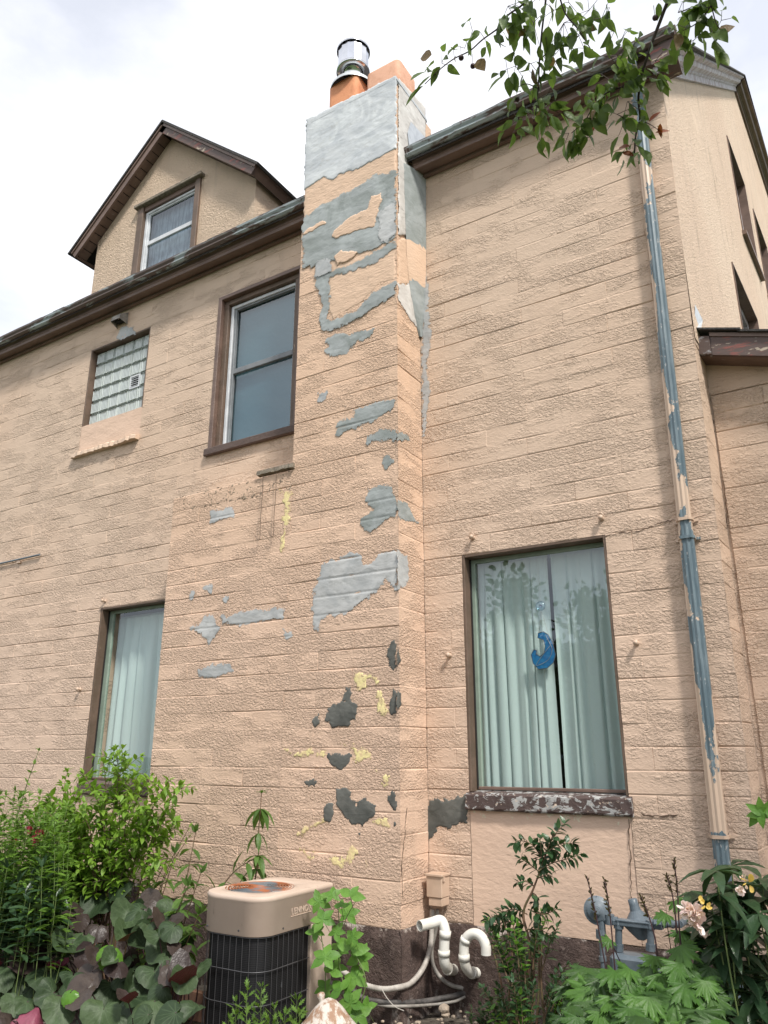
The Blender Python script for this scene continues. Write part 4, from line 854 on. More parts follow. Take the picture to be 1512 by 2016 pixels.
g = G('lace_curtain'); c = g.mix(g.rng(g.noise(30, 4, .7, g.map((1, 1, .15))), .4, .6), (.30, .33, .36), (.12, .14, .16)); M['lace'] = g.set(c, .9)
o = MB().add([(fx0, DY + .12, fz0), (fx1, DY + .12, fz0), (fx1, DY + .12, fz1), (fx0, DY + .12, fz1)], [(0, 1, 2, 3)]).build('curtain', M['lace'], None, loc=(-6.4, DY + .12, fz0)); tag(o, 'grey lace curtain hanging inside the dormer window', 'curtain')
# ---- downspout
prof = []
for i in range(13): a = i / 12; prof.append((-.041 + .082 * a, .030 + .0028 * math.sin(a * 3 * 2 * math.pi) + .014 * math.sin(a * math.pi)))
prof += [(.041, .0), (-.041, .0)]
dsx = lambda z: -.875 + .013 * z
mb = MB(); zs = [.25, .6, 1.17]; path = [(dsx(z), 4.965, z) for z in (.25, .6, .9, 1.165)]
mb.extrude([(-a, b) for a, b in prof], path, ups=(0, -1, 0)); ds = empty('downspout', (0, 0, 0)); ds.parent = house; ds.location = Vector((-.87, 4.95, .25)) - house.location
mb.build('lower_pipe', M['spout'], ds)
mb = MB(); mb.extrude([(-a * 1.04, b * 1.03) for a, b in prof], [(dsx(z), 4.963, z) for z in (1.16, 2, 2.95)], ups=(0, -1, 0)); mb.build('middle_pipe', M['spout'], ds)
mb = MB(); mb.extrude([(-a, b) for a, b in prof], [(dsx(z), 4.963, z) for z in (2.94, 4, 5.2, 6.25)] + [(dsx(6.4), 4.90, 6.42), (dsx(6.5), 4.82, 6.56), (dsx(6.6), 4.80, 6.67)], ups=(0, -1, 0)); mb.build('upper_pipe', M['spout'], ds)
def strap(z, mat):
    mb = MB(); x = dsx(z); mb.extrude([(-.004, -.008), (.004, -.008), (.004, .008), (-.004, .008)], [(x - .075, 4.992, z), (x - .047, 4.985, z), (x - .047, 4.935, z), (x - .03, 4.912, z), (x + .03, 4.912, z), (x + .047, 4.935, z), (x + .047, 4.985, z), (x + .075, 4.992, z)]); mb.build('strap', mat, ds)
strap(3.02, M['tanbox']); strap(2.90, M['spout']); strap(1.155, M['tanbox'])
# ---- cracks in the paint
def crack(pts, pl, name, w=.004, n=6, j=.006, parent=None):
    P = [Vector(pl[1](*pl[0](x, y), .0045)) for x, y in pts]; C = curve(P, n); vs = []; ax = Vector((0, 0, 1)) if abs(C[-1].x - C[0].x) > abs(C[-1].z - C[0].z) else Vector((1, 0, 0))
    for i, p in enumerate(C): p = p + Vector((0 if ax.x == 0 else U(-j, j), 0, U(-j, j) if ax.z else 0)); ww = w * U(.4, 1.3); vs += [p - ax * ww / 2, p + ax * ww / 2]
    mb = MB(); mb.add(vs, [(2 * i, 2 * i + 2, 2 * i + 3, 2 * i + 1) for i in range(len(C) - 1)]); mb.build(name, M['crackdark'], parent or wall)
M['crackdark'] = simple('crack_shadowed_gap', (.10, .065, .045), 1)
crack([(1190, 1057), (1215, 1050), (1245, 1048), (1270, 1042), (1300, 1030), (1330, 1024)], MAIN, 'crack', .006)
crack([(1352, 1022), (1375, 1018), (1400, 1012)], MAIN, 'crack', .005)
crack([(1263, 1603), (1290, 1607), (1334, 1605)], MAIN, 'crack', .010)
EXT = planeY(EY); crack([(1391, 745), (1396, 775), (1404, 830), (1406, 870), (1411, 920), (1413, 935)], EXT, 'crack', .005, parent=ext_wall)
crack([(1425, 945), (1429, 985), (1431, 1020), (1430, 1040)], EXT, 'crack', .005, parent=ext_wall)
crack([(1237, 1612), (1240, 1660), (1242, 1720), (1243, 1768)], MAIN, 'crack', .006)
crack([(800, 1590), (796, 1640), (790, 1700), (792, 1770)], SIDE, 'crack', .006, parent=chim)
# ---------------------------------------------------------------- condenser unit
ax0, ax1, ay0, ay1, at_, ac_ = -3.70, -3.19, 3.77, 4.47, .80, .59
ac = empty('air_conditioner', ((ax0 + ax1) / 2, (ay0 + ay1) / 2, 0), 'tan and black outdoor air conditioner unit with rusty fan grille against the chimney', 'air conditioner')
def rrect(x0, x1, y0, y1, rs, n=8):
    o = []
    for (cx, cy, a0), r in zip(((x1, y0, -90), (x1, y1, 0), (x0, y1, 90), (x0, y0, 180)), rs):
        sx, sy = (-1 if cx == x1 else 1), (-1 if cy == y1 else 1); ccx, ccy = cx + sx * r, cy + sy * r
        for k in range(n): a = rad(a0 + 90 * k / (n - 1)); o.append((ccx + r * math.cos(a), ccy + r * math.sin(a)))
    return o
RS = (.13, .012, .13, .16)
def ring_wall(mb, rings, closed_top=False):
    m = len(rings[0][0]); vs = [(x, y, z) for P, z in rings for x, y in P]
    mb.add(vs, [(i * m + j, i * m + (j + 1) % m, (i + 1) * m + (j + 1) % m, (i + 1) * m + j) for i in range(len(rings) - 1) for j in range(m)], True)
def rr(off, rs=RS): return rrect(ax0 - off, ax1 + off, ay0 - off, ay1 + off, [max(.005, r + off) for r in rs])
mb = MB(); ring_wall(mb, [(rr(0), ac_), (rr(.004), ac_ + .004), (rr(.004), at_ - .03), (rr(.008), at_ - .026), (rr(.008), at_ - .008), (rr(.0), at_)])
ccx, ccy, cr = (ax0 + ax1) / 2 - .01, (ay0 + ay1) / 2 - .06, .215
P = rr(0); m = len(P); circ = [(ccx + cr * math.cos(math.atan2(y - ccy, x - ccx)), ccy + cr * math.sin(math.atan2(y - ccy, x - ccx))) for x, y in P]; c2 = [(ccx + (x - ccx) * .985, ccy + (y - ccy) * .985) for x, y in circ]
ring_wall(mb, [(P, at_), ([(x * .5 + a * .5, y * .5 + b * .5) for (x, y), (a, b) in zip(P, circ)], at_ + .004), (circ, at_ + .006), (c2, at_ - .012), ([(ccx + (x - ccx) * .97, ccy + (y - ccy) * .97) for x, y in circ], at_ - .06)])
mb.build('top_cap', M['accap'], ac)
mb = MB()
for k in range(1, 12):
    r = .018 + .0178 * k; mb.tube([(ccx + r * math.cos(a), ccy + r * math.sin(a), at_ + .004 + .010 * (1 - (r / cr) ** 2)) for a in [2 * math.pi * i / 36 for i in range(37)]], .0028, 5, caps=False)
for k in range(8):
    a = 2 * math.pi * k / 8 + .2; mb.tube([(ccx + r * math.cos(a), ccy + r * math.sin(a), at_ + .0 + .010 * (1 - (r / cr) ** 2)) for r in (.02, .1, .216)], .0035, 5)
mb.lathe([(.001, at_ + .02), (.045, at_ + .018), (.05, at_ + .010)], Matrix.Translation((ccx, ccy, 0)), 20)
mb.build('fan_grille', M['rust'], ac)
mb = MB()
for k in range(4):
    a = k * math.pi / 2 + .4; c_, s_ = math.cos(a), math.sin(a)
    mb.add([(ccx + c_ * r - s_ * w * q, ccy + s_ * r + c_ * w * q, at_ - .06 + q * .015) for r, w in ((.03, .03), (.19, .07)) for q in (-1, 1)], [(0, 1, 3, 2)])
mb.build('fan_blade', M['wire'], ac)
mb = MB(); mb.lathe([(.07, .3), (.07, at_ - .08), (.001, at_ - .08)], Matrix.Translation((ccx, ccy, 0)), 20); mb.build('fan_motor', M['dark'], ac)
mb = MB(); ring_wall(mb, [(rrect(ax0 + .02, ax1 - .02, ay0 + .02, ay1 - .012, (.115, .01, .115, .145)), .04), (rrect(ax0 + .02, ax1 - .02, ay0 + .02, ay1 - .012, (.115, .01, .115, .145)), ac_ + .01)]); mb.build('coil', M['coil'], ac)
# guard: hoops and vertical wires round the coil
per = rrect(ax0 + .004, ax1 - .004, ay0 + .004, ay1 - .004, RS, 10); gp = [p for p in per if not (p[0] > ax1 - .05 and p[1] > ay1 - .26)]
i0 = max(range(len(per)), key=lambda i: per[i][1] * 2 + per[i][0]); order = per[i0:] + per[:i0]
i1 = next(i for i, p in enumerate(order) if p[0] > ax1 - .01 and p[1] > ay1 - .2) if False else len(order)
order = order + [order[0]]
seg = [(Vector((a[0], a[1], 0)), Vector((b[0], b[1], 0))) for a, b in zip(order, order[1:])]
def keep(p): return not (p.x > ax1 - .02 and p.y > ay1 - .23)
for z in (ac_ - .005, .41, .24, .07):
    pts = [Vector((a[0], a[1], z)) for a in order if keep(Vector((a[0], a[1], 0)))]
    pts.append(Vector((ax1 - .004, ay1 - .23, z))); pts.sort(key=lambda p: -((math.atan2(p.y - ccy, p.x - ccx) - .85) % (2 * math.pi)) if False else ((math.atan2(p.y - ccy, p.x - ccx) - .75) % (2 * math.pi)))
    mb = MB(); mb.tube(pts, .0032, 5); mb.build('guard_hoop', M['wire'], ac)
tot = sum((b - a).length for a, b in seg); step = tot / 46; acc = 0; nxt = 0; wm = None
for a, b in seg:
    l = (b - a).length
    while nxt <= acc + l:
        p = a.lerp(b, (nxt - acc) / max(l, 1e-6)); nxt += step
        if not keep(p): continue
        if wm is None: wm = MB().tube([(0, 0, .05), (0, 0, ac_)], .0019, 4).mesh('guard_wire', M['wire'])
        o = bpy.data.objects.new('guard_wire', wm); link(o, ac); o.location = p - ac.location
    acc += l
mb = MB(); mb.bbox(ax1 - .06, ax1 + .004, ay1 - .22, ay1 - .0, .03, ac_ + .002, .004); mb.build('corner_panel', M['accap'], ac)
mb = MB(); ring_wall(mb, [(rr(.006), .0), (rr(.006), .05), (rr(-.03), .055)]); mb.build('base_pan', M['wire'], ac)
for (x_, y_, z_, q_) in ((ax0 + .10, ay0 - .004, .62, 0), (ax1 - .16, ay0 - .004, .62, 0), (ax1 + .004, ay0 + .2, .615, 1), (ax1 + .004, ay1 - .1, .615, 1)): MB().lathe([(.001, .004), (.006, .003), (.006, -.003)], Matrix.Translation((x_, y_, z_)) @ (Matrix.Rotation(math.pi / 2, 4, 'X') if not q_ else Matrix.Rotation(math.pi / 2, 4, 'Y')), 8, False).build('screw', M['wire'], ac)
cu = bpy.data.curves.new('lettering', 'FONT'); cu.body = 'LENNOX'; cu.size = .050; cu.extrude = .0014; cu.offset = .0006; tmp = bpy.data.objects.new('tmp', cu); S.collection.objects.link(tmp)
bpy.context.view_layer.update(); me = bpy.data.meshes.new_from_object(tmp.evaluated_get(bpy.context.evaluated_depsgraph_get())); bpy.data.objects.remove(tmp)
me.materials.clear(); me.materials.append(M['accap']); me.transform(Matrix.Rotation(math.pi / 2, 4, 'Z') @ Matrix.Rotation(math.pi / 2, 4, 'X'))
o = bpy.data.objects.new('lettering', me); link(o, ac); o.location = Vector((ax1 + .005, ay0 + .275, .675)) - ac.location
MB().box(ax1 + .004, ax1 + .007, ay0 + .27, ay0 + .475, .664, .668).build('underline_strip', M['accap'], ac)
# ---------------------------------------------------------------- white drain pipes
def pipe_thing(name, label, cat, path, r, mats, collars, mat, open_end=True, group=None):
    t = empty(name, path[-1], label, cat, group)
    C = curve(path, 7); mb = MB(); mb.tube(C, r, 16, caps=False); mb.tube(C, r * .86, 16, caps=False)
    d = (C[0] - C[1]).normalized(); q = d.to_track_quat('Z', 'Y').to_matrix().to_4x4(); mb.lathe([(r * .86, 0), (r, 0)], Matrix.Translation(C[0]) @ q, 16); mb.build('pipe', mat, t)
    for f, l, k in collars:
        i = int(f * (len(C) - 1)); p = C[i]; d = (C[min(i + 1, len(C) - 1)] - C[max(i - 1, 0)]).normalized(); q = d.to_track_quat('Z', 'Y').to_matrix().to_4x4()
        MB().lathe([(r, -l), (r * k, -l), (r * k * 1.01, l), (r, l)], Matrix.Translation(p) @ q, 18).build('coupling', mat, t)
    return t
a = [atY(826, 1823, 4.66), atY(850, 1817, 4.75), atY(868, 1813, 4.80), atY(876, 1832, 4.80), atY(875, 1850, 4.80), atY(874, 1880, 4.80), atY(876, 1898, 4.82), atY(883, 1908, 4.89), atY(893, 1909, 4.985)]
pipe_thing('drain_pipe', 'white plastic pipe with an open end pointing left, below the tan box', 'pipe', a, .033, None, [(.44, .022, 1.12), (.62, .016, 1.14), (.86, .012, 1.12)], M['pvc'], group='white plastic drain pipes on the foundation')
a = [atY(957, 1880, 4.84), atY(956, 1862, 4.84), atY(948, 1845, 4.84), atY(934, 1838, 4.84), atY(920, 1845, 4.84), atY(914, 1862, 4.84), atY(914, 1888, 4.84), atY(917, 1903, 4.86), atY(926, 1914, 4.92), atY(940, 1915, 5.0)]
pipe_thing('drain_pipe', 'white plastic gooseneck pipe curving down like a cane handle', 'pipe', a, .031, None, [(.5, .014, 1.14), (.66, .018, 1.14), (.93, .012, 1.12)], M['pvc'], group='white plastic drain pipes on the foundation')
# tan junction box
p = atY(838, 1728, 4.86); q = atY(868, 1765, 4.86); jb = empty('junction_box', (-2.66, 4.93, .68), 'tan metal disconnect box on the wall in the corner beside the chimney', 'electrical box')
bx0, bx1 = -2.715, -2.60
MB().bbox(bx0, bx1, 4.875, 4.99, .70, .835, .004).build('body', M['tanbox'], jb); MB().bbox(bx0 - .006, bx1 + .008, 4.866, 4.99, .826, .842, .003).build('lid', M['tanbox'], jb)
MB().bbox(bx0 + .012, bx1 - .003, 4.882, 4.988, .648, .698, .004).build('lower_cover', M['tanbox'], jb); MB().box(bx1 + .001, bx1 + .010, 4.885, 4.91, .80, .826).build('latch', M['tanbox'], jb)
def tube_thing(name, label, cat, pts, r, mat, group=None, rib=False, n=8):
    C = curve(pts, n); mb = MB()
    if rib:
        D = []; Rr = []
        for i in range(len(C) - 1):
            k = max(2, int((C[i + 1] - C[i]).length / .006))
            for j in range(k): D.append(C[i].lerp(C[i + 1], j / k)); Rr.append(r * (1.08 if len(D) % 2 else .94))
        mb.tube(D, Rr, 8)
    else: mb.tube(C, r, 10)
    o = mb.build(name, mat, None, loc=pts[0]); return tag(o, label, cat, group)
tube_thing('flexible_conduit', 'grey ribbed conduit curving from the tan box down to the air conditioner', 'conduit', [atY(851, 1790, 4.93), atY(850, 1830, 4.93), atY(846, 1870, 4.90), atY(832, 1908, 4.82), atY(808, 1936, 4.70), atY(780, 1945, 4.55), atY(750, 1947, 4.5), atY(715, 1938, 4.48), atY(690, 1922, 4.45), atY(660, 1905, 4.42), Vector((-3.22, 4.40, .33))], .017, M['white_conduit'], rib=True)
tube_thing('grey_conduit', 'dark grey conduit bending from under the tan box into the foundation', 'conduit', [atY(861, 1790, 4.94), atY(858, 1830, 4.95), atY(850, 1868, 4.95), atY(853, 1900, 4.95), atY(868, 1925, 4.95), atY(890, 1940, 4.96), atY(912, 1946, 4.99)], .013, M['grey_conduit'])
tube_thing('refrigerant_line', 'black insulated refrigerant pipe low on the foundation', 'pipe', [atY(915, 1955, 5.0), atY(895, 1960, 4.93), atY(865, 1966, 4.88), atY(830, 1972, 4.80), atY(790, 1974, 4.62), atY(750, 1972, 4.52), atY(715, 1965, 4.48), atY(685, 1945, 4.45), Vector((-3.22, 4.42, .24))], .016, M['black_pipe'])
tube_thing('copper_line', 'thin grey line running below the black insulated pipe', 'pipe', [atY(915, 1962, 4.99), atY(893, 1972, 4.92), atY(850, 1978, 4.84), atY(800, 1981, 4.62), atY(750, 1979, 4.52), atY(700, 1962, 4.47), Vector((-3.22, 4.44, .2))], .009, M['grey_conduit'])
tube_thing('loose_wire', 'thin pale wire looping loose over the pipes', 'wire', [atY(752, 1948, 4.45), atY(762, 1965, 4.44), atY(778, 1982, 4.43), atY(795, 1990, 4.42)], .0025, M['white_conduit'])
# ---------------------------------------------------------------- gas meter set
gs = empty('gas_meter', (-1.3, 4.7, 0), 'grey gas regulator and meter pipework between the wall and the lobed plant', 'gas meter'); GY = 4.66
def gp_(x, y, Y=GY): return atY(x, y, Y)
c = gp_(1176, 1792); D = Vector((.24, -1, .12)).normalized(); T = Matrix.Translation(c) @ D.to_track_quat('Z', 'Y').to_matrix().to_4x4()
MB().lathe([(.001, -.045), (.05, -.045), (.062, -.012), (.074, -.010), (.074, .008), (.064, .012), (.052, .022), (.030, .030), (.024, .032), (.024, .045), (.001, .047)], T, 28, False).build('regulator', M['gas'], gs)
for k in range(8): a_ = k * math.pi / 4; MB().lathe([(.001, .012), (.005, .012), (.005, .007)], T @ Matrix.Translation((.068 * math.cos(a_), .068 * math.sin(a_), 0)), 6, False).build('bolt', M['gas'], gs)
MB().lathe([(.018, .045), (.018, .058), (.001, .058)], T, 6, False).build('hex_plug', M['gas'], gs)
def cyl(p, q, r, name, n=14, hexa=False):
    d = (q - p); T_ = Matrix.Translation(p) @ d.to_track_quat('Z', 'Y').to_matrix().to_4x4(); l = d.length
    MB().lathe([(.001, 0), (r, 0), (r, l), (.001, l)], T_, 6 if hexa else n, not hexa and False).build(name, M['gas'], gs)
V3 = Vector
cyl(gp_(1184, 1812), gp_(1186, 1840), .020, 'inlet_neck'); cyl(gp_(1182, 1830), gp_(1183, 1848), .026, 'union_nut', hexa=True)
cyl(gp_(1184, 1845), V3((gp_(1186, 1880).x, GY, .10)), .015, 'riser_pipe'); cyl(gp_(1186, 1882), gp_(1187, 1892), .021, 'coupling')
cyl(gp_(1180, 1808), gp_(1216, 1812), .018, 'side_pipe'); cyl(gp_(1200, 1800), gp_(1201, 1820), .026, 'tee')
b0, b1 = gp_(1207, 1816), gp_(1288, 1822); MB().bbox(b0.x, b1.x, GY - .022, GY + .022, min(b0.z, b1.z) - .012, min(b0.z, b1.z) + .018, .005).build('meter_bar', M['gas'], gs)
MB().bbox(b0.x + .02, b1.x - .02, GY - .026, GY + .026, min(b0.z, b1.z) + .012, min(b0.z, b1.z) + .022, .003).build('bar_flange', M['gas'], gs)
for X_ in (1218, 1281):
    t_, u_ = gp_(X_, 1822), gp_(X_, 1868); cyl(t_, u_, .019, 'swivel'); cyl(gp_(X_, 1812), gp_(X_, 1828), .027, 'swivel_nut', hexa=True); cyl(gp_(X_, 1858), gp_(X_, 1872), .026, 'swivel_nut', hexa=True)
    MB().lathe([(.001, .026), (.008, .025), (.009, .02)], Matrix.Translation(gp_(X_, 1819)) @ Matrix.Rotation(math.pi / 2, 4, 'X'), 8).build('bolt', M['gas'], gs)
m0, m1 = gp_(1205, 1876), gp_(1292, 1880); MB().bbox(m0.x, m1.x, GY - .07, GY + .08, .30, gp_(1205, 1872).z, .02).build('meter_body', M['gas'], gs)
c = gp_(1258, 1818, GY + .07); MB().lathe([(.001, -.085), (.03, -.075), (.078, -.01), (.082, 0), (.078, .01), (.03, .065), (.024, .10), (.001, .10)], Matrix.Translation(c) @ Matrix.Rotation(rad(-12), 4, 'Y'), 20, False).build('second_regulator', M['gas'], gs)
MB().lathe([(.026, .085), (.026, .12), (.018, .125), (.001, .125)], Matrix.Translation(c) @ Matrix.Rotation(rad(-12), 4, 'Y'), 16).build('vent_neck', M['gas'], gs)
cyl(gp_(1284, 1817), gp_(1340, 1820), .018, 'outlet_pipe'); cyl(gp_(1290, 1817), gp_(1304, 1818), .034, 'outlet_nut', hexa=True); cyl(gp_(1306, 1818), gp_(1312, 1818), .024, 'outlet_nut', hexa=True); cyl(gp_(1322, 1819), gp_(1326, 1819), .022, 'coupling')
p_ = gp_(1338, 1820); cyl(p_, V3((p_.x + .02, 5.0, p_.z)), .018, 'wall_pipe')
# ---------------------------------------------------------------- small things fixed to the wall
knobs = [((930, 1058), 'painted metal wall hook above the left corner of the right picture window'), ((1184, 1020), 'painted metal wall hook above the right corner of the right picture window'), ((884, 1290), 'painted metal wall hook between the chimney and the right picture window'),
         ((1253, 1266), 'painted metal wall hook between the right picture window and the downspout'), ((205, 1183), 'painted metal wall hook above the left picture window'), ((156, 1357), 'painted metal wall hook left of the left picture window')]
for i, ((x, y), lab) in enumerate(knobs):
    p = atY(x, y, 4.985); t = empty('wall_hook', (p.x, 5.0, p.z), lab, 'wall hook', 'painted hooks for holding old shutters'); T = Matrix.Translation((p.x, 5.0, p.z)) @ Matrix.Rotation(math.pi / 2, 4, 'X')
    MB().lathe([(.016, 0), (.017, .006), (.009, .012), (.008, .022)], T, 12).build('base', M['tanbox'], t); MB().lathe([(.008, .020), (.016, .026), (.019, .036), (.015, .046), (.001, .050)], T, 12).build('cap', M['tanbox'], t)
    if i < 2 or i == 4: MB().tube([Vector((p.x + .018 * math.cos(a), 4.966, p.z + .012 + .022 * math.sin(a))) for a in [k * math.pi / 5 for k in range(11)]], .004, 6).build('ring', M['tanbox'], t)
p0, p1 = atY(-20, 1114, 4.975), atY(78, 1092, 4.975)
t = empty('wall_rod', p1, 'thin grey metal rod fixed to the wall at the left edge', 'rod'); MB().tube([p0, p1], .011, 8).build('rod', M['gas'], t); m = atY(37, 1103, 4.98); MB().bbox(m.x - .03, m.x + .03, 4.975, 5.0, m.z - .035, m.z - .005, .003).build('bracket', M['tanbox'], t)
for (xa, ya), (xb, yb), lab in (((515, 944), (514, 1058), 'left one of two rusty wires hanging with a hooked end'), ((545, 938), (537, 1052), 'right one of two rusty wires hanging with a hooked end')):
    Y_ = CY - .035; a_, b_ = atY(xa, ya, Y_), atY(xb, yb, Y_); a_.z += .03; a_.x = b_.x = (a_.x + b_.x) / 2
    mb = MB(); mb.tube(curve([a_, a_.lerp(b_, .3) + V3((.004, 0, 0)), a_.lerp(b_, .7) - V3((.003, 0, 0)), b_, b_ + V3((-.02, -.004, -.014)), b_ + V3((-.05, -.006, .03))], 5), .0032, 5)
    tag(mb.build('hanging_wire', M['rustwire'], None, loc=a_), lab, 'wire', 'rusty hooked wires under the concrete ledge')
# dryer vent hood
p = atY(243, 630, 5.0); x_, z_ = p.x, p.z; t = empty('vent_hood', (x_, 5.0, z_), 'small grey metal vent hood on the wall above the glass block window', 'vent')
mb = MB(); vs = [(x_ - .09, 4.998, z_ + .07), (x_ + .09, 4.998, z_ + .07), (x_ + .09, 4.998, z_ - .09), (x_ - .09, 4.998, z_ - .09), (x_ - .075, 4.90, z_ + .01), (x_ + .075, 4.90, z_ + .01), (x_ + .075, 4.885, z_ - .055), (x_ - .075, 4.885, z_ - .055)]
mb.add(vs, [(0, 1, 5, 4), (4, 5, 6, 7), (0, 4, 7, 3), (1, 2, 6, 5)]); mb.build('hood', M['vent_metal'] if 'vent_metal' in M else M['grey_conduit'], t)
MB().box(x_ - .06, x_ + .06, 4.93, 4.995, z_ - .05, z_ - .04).build('flap', M['dark'], t); MB().box(x_ - .08, x_ + .1, 4.994, 5.002, z_ - .09, z_ + .08).build('backplate', M['tanbox'], t)
# sun catcher inside the right window
SY = 5.150
sc_ = empty('sun_catcher', atY(1068, 1240, SY), 'blue stained glass crescent sun catcher hanging inside the right window', 'sun catcher')
c = atY(1064, 1193, SY - .015); T = Matrix.Translation(c) @ Matrix.Rotation(math.pi / 2, 4, 'X'); MB().lathe([(.001, .006), (.012, .008), (.036, .002), (.036, -.002), (.012, -.006), (.001, -.006)], T, 24).build('suction_cup', M['suction'], sc_)
MB().lathe([(.001, -.02), (.010, -.018), (.012, -.008)], T, 12).build('cup_knob', M['blueglass'], sc_)
pl = [(880 + x * .418, 1000 + y * .418) for x, y in [(428, 612), (430, 590), (455, 583), (478, 598), (498, 635), (512, 690), (502, 728), (472, 755), (432, 760), (406, 732), (397, 692), (410, 668), (424, 672), (421, 690), (440, 700), (458, 682), (463, 650), (455, 622), (440, 616)]]
pts = [atY(x, y, SY) for x, y in pl]; n = len(pts); mb = MB(); mb.add([p + V3((0, d, 0)) for d in (-.003, .003) for p in pts], [tuple(range(n))[::-1], tuple(range(n, 2 * n))] + [(i, (i + 1) % n, n + (i + 1) % n, n + i) for i in range(n)]); mb.build('crescent', M['blueglass'], sc_)
MB().tube([p + V3((0, -.002, 0)) for p in pts + pts[:1]], .0028, 5).build('lead_rim', M['wire'], sc_)
top = atY(1066, 1204, SY)
for q in (pts[1], pts[3]): MB().tube([top, q], .0012, 4).build('string', M['white_conduit'], sc_)
MB().tube(curve([pts[2], atY(1080, 1262, SY - .006), atY(1087, 1280, SY - .006), atY(1078, 1300, SY - .006), atY(1056, 1310, SY - .006), atY(1068, 1290, SY - .006), atY(1084, 1270, SY - .006)], 5), .0014, 4).build('wire_net', M['white_conduit'], sc_)
# straw roofed garden ornament, edging board, stones
oc = atY(648, 1965, 3.45); t = empty('garden_ornament', (oc.x, oc.y, 0), 'ceramic garden ornament with a pale fluted straw roof below the climbing vine', 'ornament')
mb = MB(); n = 40; prof = [(.006, .0), (.035, -.012), (.07, -.045), (.105, -.09), (.145, -.135), (.150, -.145), (.12, -.150)]; vs = []
for k, (r, z) in enumerate(prof):
    for j in range(n): a = 2 * math.pi * j / n; rr_ = r * (1 + .035 * math.sin(j * math.pi) * (k > 1)) * (1.0 + .03 * ((j % 2) * 2 - 1) * (1 < k < 6)); vs.append((oc.x + rr_ * math.cos(a) * 1.05, oc.y + rr_ * math.sin(a), oc.z + z + U(-.002, .002)))
mb.add(vs, [(i * n + j, i * n + (j + 1) % n, (i + 1) * n + (j + 1) % n, (i + 1) * n + j) for i in range(len(prof) - 1) for j in range(n)], True); mb.add(vs[:n], [tuple(range(n))]); mb.build('thatched_roof', M['ornament'], t)
MB().lathe([(.001, .03), (.016, .026), (.020, .014), (.014, 0), (.012, -.02)], Matrix.Translation((oc.x - .045, oc.y, oc.z - .01)) @ Matrix.Rotation(rad(-15), 4, 'Y'), 14).build('finial', M['ornament'], t)
mb = MB(); mb.lathe([(.085, -.15), (.09, -.25), (.095, -oc.z), (.001, -oc.z)], Matrix.Translation(oc), 24); mb.build('body', M['ornament'], t)
p = atY(330, 2005, 3.9); q = atY(400, 1975, 3.9); d = (q - p); d.z = 0; d.normalize(); o = MB().bbox(-.6, .12, -.02, .02, -.10, .06, .006, Matrix.Translation(q) @ Matrix.Rotation(math.atan2(d.y, d.x), 4, 'Z')).build('edging_board', M['edging'], None, loc=(q.x, q.y, 0)); tag(o, 'brown garden edging board between the purple plant and the air conditioner', 'edging')
def stone(p, r, mat, name='stone', sq=.7):
    bm = bmesh.new(); bmesh.ops.create_icosphere(bm, subdivisions=2, radius=r)
    for v in bm.verts: v.co *= 1 + U(-.13, .13)
    for v in bm.verts: v.co.z *= sq
    return MB().bm(bm, Matrix.Translation(p) @ Matrix.Rotation(R() * 6, 4, 'Z')).build(name, mat, None, loc=p)
def gz(x, y): return .03 + .0 * x
for (x, y, r, lab) in ((874, 1985, .035, 'larger pale stone on the soil below the drain pipes'), (877, 1997, .026, 'smaller pale stone on the soil below the drain pipes')):
    p = atY(x, y, 4.55); p.z = max(.05, p.z); tag(stone(p, r, M['pebble']), lab, 'stone', 'pale stones on the soil')
mb = MB()
for k in range(260):
    x, y = U(-3.6, -1.4), U(4.2, 4.98)
    if x > -2.9 or y < 4.55:
        bm = bmesh.new(); bmesh.ops.create_icosphere(bm, subdivisions=1, radius=U(.006, .018)); mb.bm(bm, Matrix.Translation((x, y, .045 + U(-.01, .01))) @ Matrix.Diagonal((U(.8, 1.4), U(.8, 1.4), U(.5, .9), 1)))
tag(mb.build('gravel', M['pebble']), 'scattered small gravel on the soil', None, None, 'stuff')
